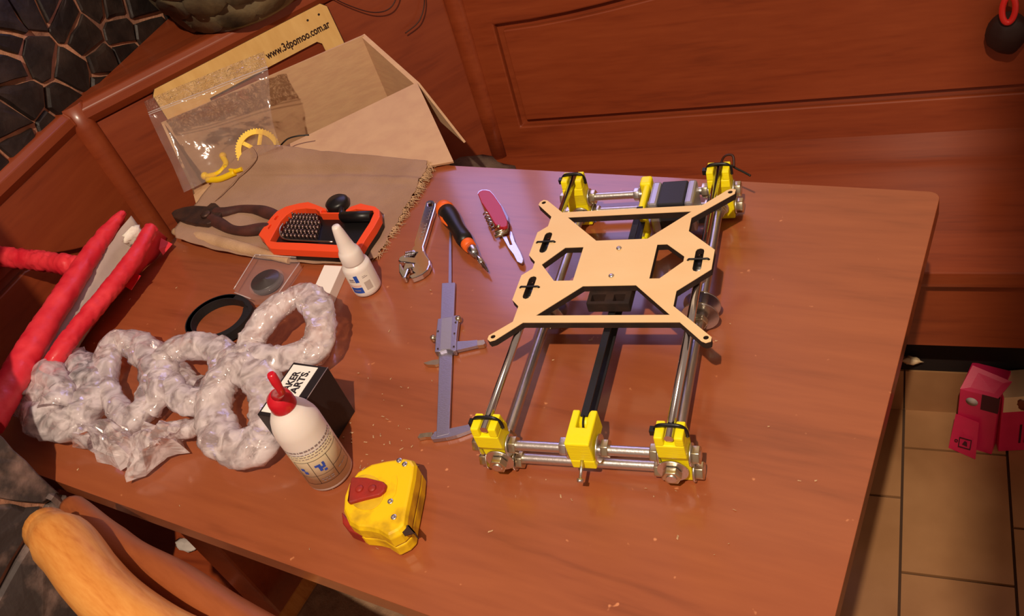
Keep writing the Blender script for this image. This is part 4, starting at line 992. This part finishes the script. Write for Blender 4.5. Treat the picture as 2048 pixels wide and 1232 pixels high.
link('case_seam', loft([(scaled(tpt,1.01),.015),(scaled(tpt,1.01),.0175)]), 'tape_red', tp)
link('case_shell', loft([(big,.017),(big,.029),(scaled(tpt,.98),TH_-.001),(scaled(tpt,.93),TH_)]), 'tape_yellow', tp, bevel=.001)
link('worn_recess', loft([([ctr+(z6b([(740+105*math.cos(a),895+105*math.sin(a))],TH_)[0]-ctr) for a in [2*math.pi*k/28 for k in range(28)]], z) for z in (TH_-.0005, TH_+.0008)]), 'tape_dirt', tp, bevel=.0006, label='scuffed round recess')
link('lock_button', pslab(z6b([(655,802),(740,805),(835,828),(858,848),(848,878),(820,908),(730,930),(640,955),(627,945),(640,860)], TH_+.004), TH_-.001, TH_+.0045), 'tape_red', tp, bevel=.002, bseg=3)
for q in ((700,872),(775,870)):
    link('button_knob', blob(z6b([q],TH_+.0048)[0], .0042, (1,1,.45), 0, 1, 1, 14), 'tape_red', tp)
link('side_grip', loft([(z6b([(598,1010),(640,1055),(700,1085),(770,1100),(778,1150),(700,1150),(640,1125),(605,1080)], .016), z) for z in (.003,.0185)]), 'tape_red', tp, bevel=.002, label='red corner grip')
for q in ((967,730),(903,1040),(935,708),(883,948)):
    link('screw', MB().lathe([(.0030,0),(.0028,.001),(.0012,.0006),(0,.0002)], 12, Matrix.Translation(z6b([q],TH_)[0])), 'zinc', tp)
hk = z6b([(925,1090),(990,1085),(1030,1130),(965,1148)], TH_-.004)
link('end_hook', MB().sheet(hk, .0012).sheet([hk[1], hk[1]-EZ*.010, hk[2]-EZ*.010, hk[2]], .0012), 'dark_iron', tp)
link('raised_emblem', pslab(z6b([(890,800),(920,795),(925,830),(915,900),(880,950),(865,945),(885,880)], TH_), TH_, TH_+.0006), 'tape_yellow', tp, bevel=.0003)

# =================================================================== CRUMPLED BAGS
def bagloop(path, rad, seed, n=22, amp=.42, m=10, closed=True, flat=.8):
    pts = spline(path, m, closed); k = len(pts); vs = []; fs = []; prev = None
    for i in range(k):
        a = pts[(i-1)%k] if (closed or i > 0) else pts[i]; b = pts[(i+1)%k] if (closed or i < k-1) else pts[i]; t = (b-a).normalized()
        x = EZ.cross(t); x = x.normalized() if x.length > 1e-4 else Vector((1,0,0)); y = t.cross(x)
        tt = i/(k if closed else k-1); r = rad(tt) if callable(rad) else rad
        for j in range(n):
            an = 2*math.pi*j/n; d = x*math.cos(an)+y*math.sin(an)*flat; p = pts[i]+d*r
            q = Vector((p.x*42+seed, p.y*42, p.z*42))
            a1 = max(0, 1-abs(noise.noise(q*.9))*3.2)**2; a2 = max(0, 1-abs(noise.noise(q*2.0+Vector((seed,3,0))))*3)**2; cr_ = a1*.10+a2*.05-.06+noise.noise(q*.42)*.60+noise.noise(q*.9)*.26+.10*math.sin(i*.9+3*noise.noise(Vector((i*.2,seed,0))))*abs(math.sin(an))
            # long lengthwise pleats
            u_ = i*.33+1.4*noise.noise(Vector((math.cos(an)*1.3, math.sin(an)*1.3, seed+i*.05))); pl_ = (max(0, 1-abs(noise.noise(Vector((u_, seed, math.sin(an)*.5))))*4)**2)*.13+.05*math.sin(an*4+noise.noise(pts[i]*30)*5)
            p = p+d*r*(cr_*amp*1.6+pl_)
            p.z = max(p.z, TZ+.0015+.001*abs(noise.noise(q*3))); vs.append(p)
    for i in range(k if closed else k-1):
        for j in range(n):
            i2 = (i+1)%k; fs.append((i*n+j, i*n+(j+1)%n, i2*n+(j+1)%n, i2*n+j))
    mb = MB().add(vs, fs, None, False)
    for q in range(len(mb.sm)): mb.sm[q] = True
    return mb
def fan(c, tips, inner, seed, hz=.02):
    """crumpled flared end: star sheet of facets"""
    mb = MB(); vs = [c]; tips = [t for i in range(len(tips)) for t in (tips[i], (tips[i]*.5+tips[(i+1)%len(tips)]*.5)*.93+c*.07)]; k = len(tips); fs = []; R = 12
    for i, tpnt in enumerate(tips):
        for r_ in range(1, R+1):
            t = r_/R; p = c+(tpnt-c)*t; q = p*60+Vector((seed,0,0)); p = p+Vector((noise.noise(q), noise.noise(q+Vector((9,0,0))), 0))*.006*t
            p.z = TZ+.003+(c.z-TZ)*(1-t)**.8+hz*(noise.voronoi(q*1.1+Vector((0,4,0)))[0][0])*(.25+t*(1-t)*2.6)
            vs.append(p)
    for i in range(k):
        j = (i+1) % k; fs.append((0, 1+i*R, 1+j*R))
        for r_ in range(R-1): a = 1+i*R+r_; b = 1+j*R+r_; fs.append((a, a+1, b+1, b))
    return mb.add(vs, fs)
GB = 'crumpled clear plastic bags in a heap'
def bagthing(name, label, parts):
    o0 = None
    for i, (nm, mb) in enumerate(parts):
        if i == 0: o0 = link(name, mb, 'bag_film', label=label, cat='plastic bag', group=GB)
        else: link(nm, mb, 'bag_film', o0)
    return o0
h = .024
A_ = [U(118,712,h),(U(165,745,h)),U(178,790,h),U(160,832,h),U(112,842,h),U(60,815,h),U(55,770,h),U(80,728,h)]
bagthing('plastic_bag', 'crumpled clear plastic bag at the far left, its loop almost closed', [('loop', bagloop(A_, .023, 1, amp=.45)),
    ('film_fold', bagloop([U(100,740,.04),U(120,775,.044),U(110,820,.036)], .020, 14, closed=False, amp=.6)), ('film_fold', bagloop([U(60,760,.03),U(90,790,.036),U(140,800,.03)], .018, 15, closed=False, amp=.6))])
B_ = [U(232,684,.03),U(272,690,h),U(302,735,h),U(300,790,h),U(272,838,h),U(238,822,h),U(218,770,h),U(214,718,.028)]
bagthing('plastic_bag', 'crumpled plastic bag ring with a narrow slanted hole, second from the left', [('loop', bagloop(B_, lambda t: .0178+.002*math.sin(6.28*t), 2, amp=.36))])
C_ = [U(392,690,.032),U(440,700,.03),U(448,740,.026),U(425,788,h),U(378,805,h),U(342,780,h),U(328,735,h),U(348,702,.03)]
bagthing('plastic_bag', 'crumpled plastic bag ring in the middle of the heap, in front of the coiled belt', [('loop', bagloop(C_, .0172, 3, amp=.38)),
    ('film_fold', bagloop([U(350,740,.012),U(375,765,.012),U(405,770,.012)], .012, 21, closed=False, amp=.7))])
D_ = [U(610,592,.05),U(642,632,.05),U(632,690,.042),U(590,712,.038),U(540,722,.036),U(498,706,.034),U(510,668,.04),U(558,612,.05)]
bagthing('plastic_bag', 'largest crumpled plastic bag ring, raised beside the white carton', [('loop', bagloop(D_, lambda t: .0182+.0015*math.sin(12*t), 4, amp=.34)),
    ('knotted_end', fan(U(640,712,.018), [U(672,668,0),U(668,700,0),U(655,735,0),U(620,745,0),U(600,720,0),U(630,680,.01)], 0, 5, .014))])
E_ = [U(478,738,.036),U(520,760,.034),U(538,805,.03),U(535,862,.026),U(492,900,h),U(446,880,h),U(430,830,h),U(440,775,.03)]
bagthing('plastic_bag', 'crumpled plastic bag ring touching the black parts box, with a small hole', [('loop', bagloop(E_, .0215, 6, amp=.36)),
    ('knotted_end', fan(U(510,895,.022), [U(560,870,0),U(548,885,0),U(518,912,0),U(486,940,0),U(475,918,0),U(470,890,.01),U(520,850,.01)], 0, 7, .016))])
bagthing('plastic_bag', 'bunched plastic bag end flaring at the near edge, left one of the pair', [('tail', fan(U(225,880,.03), [U(118,845,.004),U(150,880,0),U(150,900,0),U(185,905,0),U(205,930,0),U(250,950,0),U(285,935,0),U(300,900,.004),U(285,860,.01),U(235,838,.01),U(190,850,.01)], 0, 8, .030)),
    ('neck', bagloop([U(122,838,.02),U(155,862,.02),U(195,880,.022)], lambda t: .012-.003*math.sin(3.14*t), 31, closed=False, amp=.5))])
bagthing('plastic_bag', 'bunched plastic bag end flaring at the near edge, right one with sharp points', [('tail', fan(U(322,890,.03), [U(262,900,0),U(258,950,0),U(262,975,0),U(300,958,0),U(330,935,0),U(345,922,0),U(385,912,0),U(375,890,0),U(412,868,.002),U(400,840,.006),U(345,845,.01),U(300,850,.01)], 0, 12, .030)),
    ('neck', bagloop([U(345,862,.02),U(385,858,.02),U(420,842,.024)], .012, 33, closed=False, amp=.5))])
link('film_neck', bagloop([U(300,820,.022),U(318,790,.03),U(322,750,.03)], .016, 41, closed=False, amp=.5), 'bag_film', label='twisted film strip joining the second and middle bag rings', cat='plastic bag')
link('film_neck', bagloop([U(455,720,.03),U(478,716,.036),U(505,712,.036)], .017, 42, closed=False, amp=.5), 'bag_film', label='twisted film strip joining the middle and largest bag rings', cat='plastic bag')

# =================================================================== RED BASKET
rb_ = thing('red_basket', U(130,640,0), 'red crepe-wrapped basket with pale lining on the left edge of the table', 'basket')
def crinkle_tube(path, rs_, n=26, amp=.0016, m=16):
    pts = spline(path, m); k = len(pts); vs = []; fs = []; sl = 0
    for i in range(k):
        t = i/(k-1)*(len(rs_)-1); a = int(t); r = rs_[a]+(rs_[min(a+1,len(rs_)-1)]-rs_[a])*(t-a)
        if i: sl += (pts[i]-pts[i-1]).length
        tg = (pts[min(i+1,k-1)]-pts[max(i-1,0)]).normalized(); x = EZ.cross(tg).normalized(); y = tg.cross(x)
        for j in range(n):
            an = 2*math.pi*j/n; q = Vector((sl*55+math.sin(an)*.7, math.cos(an)*.8, math.sin(an)*.8+rs_[0]*500))
            cz = max(0, 1-abs(noise.noise(q))*7); cz2 = max(0, 1-abs(noise.noise(q*2.1+Vector((7,0,0))))*6)
            vs.append(pts[i]+(x*math.cos(an)+y*math.sin(an))*(r-amp*cz-amp*.5*cz2+amp*.8*noise.noise(Vector((sl*28, 3, 0)))))
    fs = [(i*n+j, i*n+(j+1)%n, (i+1)*n+(j+1)%n, (i+1)*n+j) for i in range(k-1) for j in range(n)]
    mb = MB().add(vs, fs, None, True); mb.f.append(list(reversed(range(n)))); mb.f.append(list(range((k-1)*n, k*n))); mb.mi += [0,0]; mb.sm += [False]*2
    return mb
t1 = [U(247,424,.075),U(210,470,.07),U(175,520,.066),U(120,605,.064),U(66,690,.062),U(20,770,.060),U(-25,850,.058)]
t2 = [U(303,456,.056),U(272,510,.054),U(235,560,.053),U(195,610,.052),U(150,662,.052),U(118,708,.050),U(95,745,.040)]
link('rim_tube', crinkle_tube(t1, [.005,.0125,.0145,.0165,.018,.019,.020]), 'red_crepe', rb_)
link('rim_tube', crinkle_tube(t2, [.010,.0125,.0125,.0125,.0125,.0125]), 'red_crepe', rb_)
link('handle', crinkle_tube([U(170,530,.060),U(142,530,.064),U(90,523,.068),U(30,516,.074),U(-40,510,.08)], [.012,.0165,.0155,.0155,.0155], amp=.0028), 'red_crepe', rb_, label='red wrapped handle reaching out over the bench')
def strip(a, b, nrow, m_, name, lab_=None, wr_=.002, sag=0):
    A = spline(a, 8); B = spline(b, 8); k = min(len(A), len(B)); vs = []; 
    A = [A[int(i*(len(A)-1)/(k-1))] for i in range(k)]; B = [B[int(i*(len(B)-1)/(k-1))] for i in range(k)]
    for i in range(k):
        for j in range(nrow+1):
            t = j/nrow; p = A[i]+(B[i]-A[i])*t; p.z -= sag*math.sin(math.pi*t)
            p.z += wr_*noise.noise(p*40); p.x += wr_*noise.noise(p*35+Vector((7,0,0))); vs.append(p)
    c_ = nrow+1
    return link(name, MB().add(vs, [(i*c_+j, (i+1)*c_+j, (i+1)*c_+j+1, i*c_+j+1) for i in range(k-1) for j in range(nrow)], None, True), m_, rb_, label=lab_, solid=.0012)
strip([U(262,432,.066),U(200,515,.058),U(140,610,.052),U(85,700,.05),U(45,790,.05)], [U(292,462,.052),U(262,510,.046),U(222,560,.046),U(180,612,.046),U(105,715,.046)], 8, 'lining', 'lining', 'pale greyish cloth lining', .003, .03)
strip([U(308,456,.05),U(275,515,.048),U(205,608,.046),U(125,705,.046)], [U(334,476,.002),U(318,506,.002),U(240,590,.002),U(165,682,.002)], 6, 'red_crepe', 'side_wall', None, .003)
strip([U(247,424,.06),U(180,515,.052),U(120,605,.05),U(60,690,.048),U(0,800,.046)], [U(250,450,.003),U(205,530,.003),U(150,620,.003),U(95,700,.003),U(40,800,.003)], 6, 'red_crepe', 'side_wall', None, .002)
link('tissue_tuft', blob(U(266,470,.055), .0105, (.6,1.5,.9), .6, 2.5, 6, 18), 'tissue', rb_, label='white crumpled tissue tuft')
link('ribbon_end', MB().sheet([U(322,476,.022),U(345,488,.012),U(326,510,.010),U(318,498,.018)], .001), 'red_crepe', rb_)
link('ribbon_end', MB().sheet([U(270,547,.034),U(281,551,.034),U(262,580,.02),U(250,573,.022)], .001), 'red_crepe', rb_)

# =================================================================== CHAIR
ch = thing('wooden_chair', Vector((-.28,-.33,0)), 'wooden chair with curved orange-brown crest rail and tan seat pushed under the table', 'chair', rotz=-.24)
MC = MW[ch.name]
CY = -.10     # back plane in chair frame
def rail_mb(pts, w_, t_, m=10, tilt=0):
    P = spline([U(*q) for q in pts], m); return P
c1 = [U(92,1058,.105),U(140,1100,.112),U(185,1160,.114),U(240,1215,.112),U(330,1275,.108),U(450,1330,.104),U(600,1400,.104)]
cp = spline(c1, 8); k = len(cp); rr_ = [ .0265*min(1, .62+.38*(i/6)) if i < 6 else .0265-.003*min(1,(i-6)/30) for i in range(k)]
rr_[0] = .012; rr_[1] = .021
link('crest_rail', MB().tube(cp, rr_, 20, flat=1.15), 'chair_wood', ch, label='smooth orange-brown curved crest rail')
c2 = [U(150,1020,.060),U(205,1075,.064),U(270,1125,.068),U(360,1172,.072),U(480,1250,.072),U(640,1340,.07)]
cp2 = spline(c2, 8); k2 = len(cp2)
link('back_rail', MB().tube(cp2, [.014+.005*min(1,i/10) for i in range(k2)], 16, flat=1.3), 'chair_wood_shaded', ch)
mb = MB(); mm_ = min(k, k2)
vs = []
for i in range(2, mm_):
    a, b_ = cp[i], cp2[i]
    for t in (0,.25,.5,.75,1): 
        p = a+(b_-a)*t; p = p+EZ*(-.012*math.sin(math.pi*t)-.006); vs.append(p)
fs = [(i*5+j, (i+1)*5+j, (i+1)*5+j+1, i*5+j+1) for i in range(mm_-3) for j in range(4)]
link('back_panel', MB().add(vs, fs, None, True), 'chair_wood_shaded', ch, solid=.008)
SZ = -.27
s0, s1 = U(607,1150,SZ), U(548,1240,SZ)
sx = (s0-s1).normalized(); sr = Vector((sx.y,-sx.x,0))
so = s1-sx*.14
def SP(a, b_, z): p = so+sr*a+sx*b_; p.z = TZ+z; return p
def slabq(a0,a1,b0,b1,z0,z1): return MB().hexa([SP(a0,b0,z0),SP(a1,b0,z0),SP(a1,b1,z0),SP(a0,b1,z0),SP(a0,b0,z1),SP(a1,b0,z1),SP(a1,b1,z1),SP(a0,b1,z1)])
link('seat_rail', slabq(0,.028,0,.36,SZ-.05,SZ), 'chair_wood', ch, bevel=.004)
link('seat_rail', slabq(.372,.40,0,.36,SZ-.05,SZ), 'chair_wood', ch, bevel=.004)
link('seat_rail', slabq(.028,.372,.335,.36,SZ-.05,SZ), 'chair_wood', ch, bevel=.004)
link('seat_rail', slabq(.028,.372,0,.025,SZ-.05,SZ), 'chair_wood', ch, bevel=.004)
link('seat_pad', slabq(.029,.371,.026,.334,SZ-.03,SZ+.006), 'seat_fabric', ch, bevel=.006, label='tan woven fabric seat')
for a, b_ in ((.0,.32),(.37,.32)):
    link('leg', slabq(a,a+.03,b_,b_+.03,-.75,SZ-.05), 'chair_wood', ch, bevel=.004)
for a in (.0,.37):
    b0 = SP(a+.015, .01, -.75); b1 = SP(a+.015, .01, SZ); 
    top = cp[6].copy() if a == 0 else cp[-6].copy()
    link('rear_leg', MB().tube([b0, b1, (b1+top)/2, top], [.016,.018,.017,.014], 12), 'chair_wood', ch)

link('crumpled_paper', blob(U(372,1090,-.295), .011, (1.9,.8,.3), .4, 2.0, 5, 18), 'label_grey', label='small blurred pale scrap in the dark beneath the near table edge', cat='paper')
fk = MB(); rk = random.Random(21)
for k in range(90):
    u, v = (rk.gauss(760,45), rk.gauss(880,70)) if k < 45 else (rk.uniform(150,1700), rk.uniform(560,1130))
    c = U(u, v, .0006)
    if not (-.83 < c.x < .17 and -.36 < c.y < .22): continue
    a = rk.uniform(0, 3.14); l = rk.uniform(.0006,.0028); d = Vector((math.cos(a), math.sin(a), 0)); e = Vector((-d.y, d.x, 0))*rk.uniform(.0003,.0008)
    fk.add([c-d*l-e, c+d*l*.6-e, c+d*l+e, c-d*l*.7+e+EZ*.0006, c+EZ*.0008], [(0,1,4),(1,2,4),(2,3,4),(3,0,4)])
link('shavings', fk, 'cloth_light', label='tiny pale shavings and crumbs scattered over the table top', cat='shavings', kind='stuff')
# =================================================================== PINK PACKS ON THE FLOOR
def pack(M, L, Wd, H, parts=()):
    return MB().box(0, L, 0, Wd, 0, H, M)
pk = thing('pink_carton', W(.285,.44,-.75), 'open crumpled magenta carton standing on the tiles under the bench, left one', 'carton')
Mk = Matrix.Translation(W(.268,.440,-.75)) @ Matrix.Rotation(BA-.30,4,'Z') @ Matrix.Rotation(math.radians(-4),4,'X')
link('carton_body', MB().box(0,.060,0,.07,0,.140,Mk), 'magenta_card', pk, bevel=.001)
link('dark_panel', MB().box(.034,.0605,-.0008,.004,.105,.141,Mk), 'pack_dark', pk)
link('window_photo', MB().lathe([(.0,0),(.009,0),(.0095,.0005),(0,.001)], 20, Mk @ Matrix.Translation((.020,-.0006,.118)) @ Matrix.Rotation(math.pi/2,4,'X')), 'label_grey', pk)
link('lifted_flap', MB().sheet([Mk@Vector((0,0,.140)),Mk@Vector((.058,0,.140)),Mk@Vector((.070,.030,.156)),Mk@Vector((.008,.035,.166))], .001), 'magenta_card', pk)
link('lower_flap', MB().sheet([Mk@Vector((-.006,-.012,.0)),Mk@Vector((.040,-.020,.0)),Mk@Vector((.036,-.006,.078)),Mk@Vector((-.002,-.002,.080))], .001), 'magenta_card', pk)
stm = MB()
Ms = Mk @ Matrix.Translation((.010,-.0185,.018)) @ Matrix.Rotation(math.radians(81),4,'X')
stm.prism([(0,0),(.020,0),(.020,.022),(0,.022)], 0, .0012, [[(.0015,.0015),(.0185,.0015),(.0185,.0205),(.0015,.0205)]], Ms)
stm.prism([(.006,.008),(.014,.006),(.013,.014),(.009,.016)], 0, .0012, (), Ms); stm.prism(circ(-.006,.012,.003,12), 0, .0012, [circ(-.006,.012,.002,12)], Ms @ Matrix.Translation((.002,0,0)))
link('printed_marks', stm, 'pack_dark', pk)
pk2 = thing('pink_carton', W(.365,.43,-.75), 'magenta carton with cream and brown picture, right one nearer the frame edge', 'carton')
Mk2 = Matrix.Translation(W(.336,.430,-.75)) @ Matrix.Rotation(BA+.18,4,'Z') @ Matrix.Rotation(math.radians(-5),4,'X')
link('carton_body', MB().box(0,.085,0,.06,0,.132,Mk2), 'magenta_card', pk2, bevel=.001)
link('picture_panel', MB().box(.002,.084,-.0008,.061,.098,.133,Mk2), 'pack_cream', pk2)
link('picture_motif', blob(Mk2@Vector((.030,-.001,.112)), .014, (1.2,.15,.9), .5, 3, 2, 18), 'pack_brown', pk2)
link('printed_marks', MB().box(.030,.033,-.001,.002,.02,.065,Mk2).box(.038,.040,-.001,.002,.02,.055,Mk2), 'pack_dark', pk2)
link('printed_emblem', MB().prism([(0,.01),(.008,0),(.016,-.004),(.024,.004),(.02,.014),(.01,.018)], 0, .001, [[(.004,.010),(.009,.004),(.015,.001),(.020,.005),(.017,.011),(.010,.014)]], Mk2 @ Matrix.Translation((.05,-.001,.055)) @ Matrix.Rotation(math.pi/2,4,'X')), 'pack_cream', pk2)
# small thing by the plinth
link('crumpled_paper', blob(W(.195,.50,-.60), .010, (1.4,.8,.6), .6, 2.4, 3, 16), 'pack_cream', label='small pale paper scrap on the skirting under the bench', cat='paper')

# =================================================================== HANGING POUCH
hp = thing('hanging_pouch', MR @ Vector((.900,.14,.03)), 'dark round pouch with a glossy red loop hanging against the right bench back', 'pouch')
link('pouch_body', blob(MR @ Vector((.897,.175,.028)), .028, (1,.8,1.15), .12, 2, 8, 28), 'pouch', hp)
lp = [MR @ Vector((.895+.0085*math.sin(a), .222+.020*math.cos(a), .052)) for a in [2*math.pi*k/28 for k in range(28)]]
link('red_loop', MB().tube(lp, .0045, 10, closed=True), 'red_gloss', hp)
link('cord', MB().tube([MR @ Vector((.895,.24,.05)), MR @ Vector((.893,.35,.03)), MR @ Vector((.892,.463,.012))], .001, 6), 'wire_dark', hp)
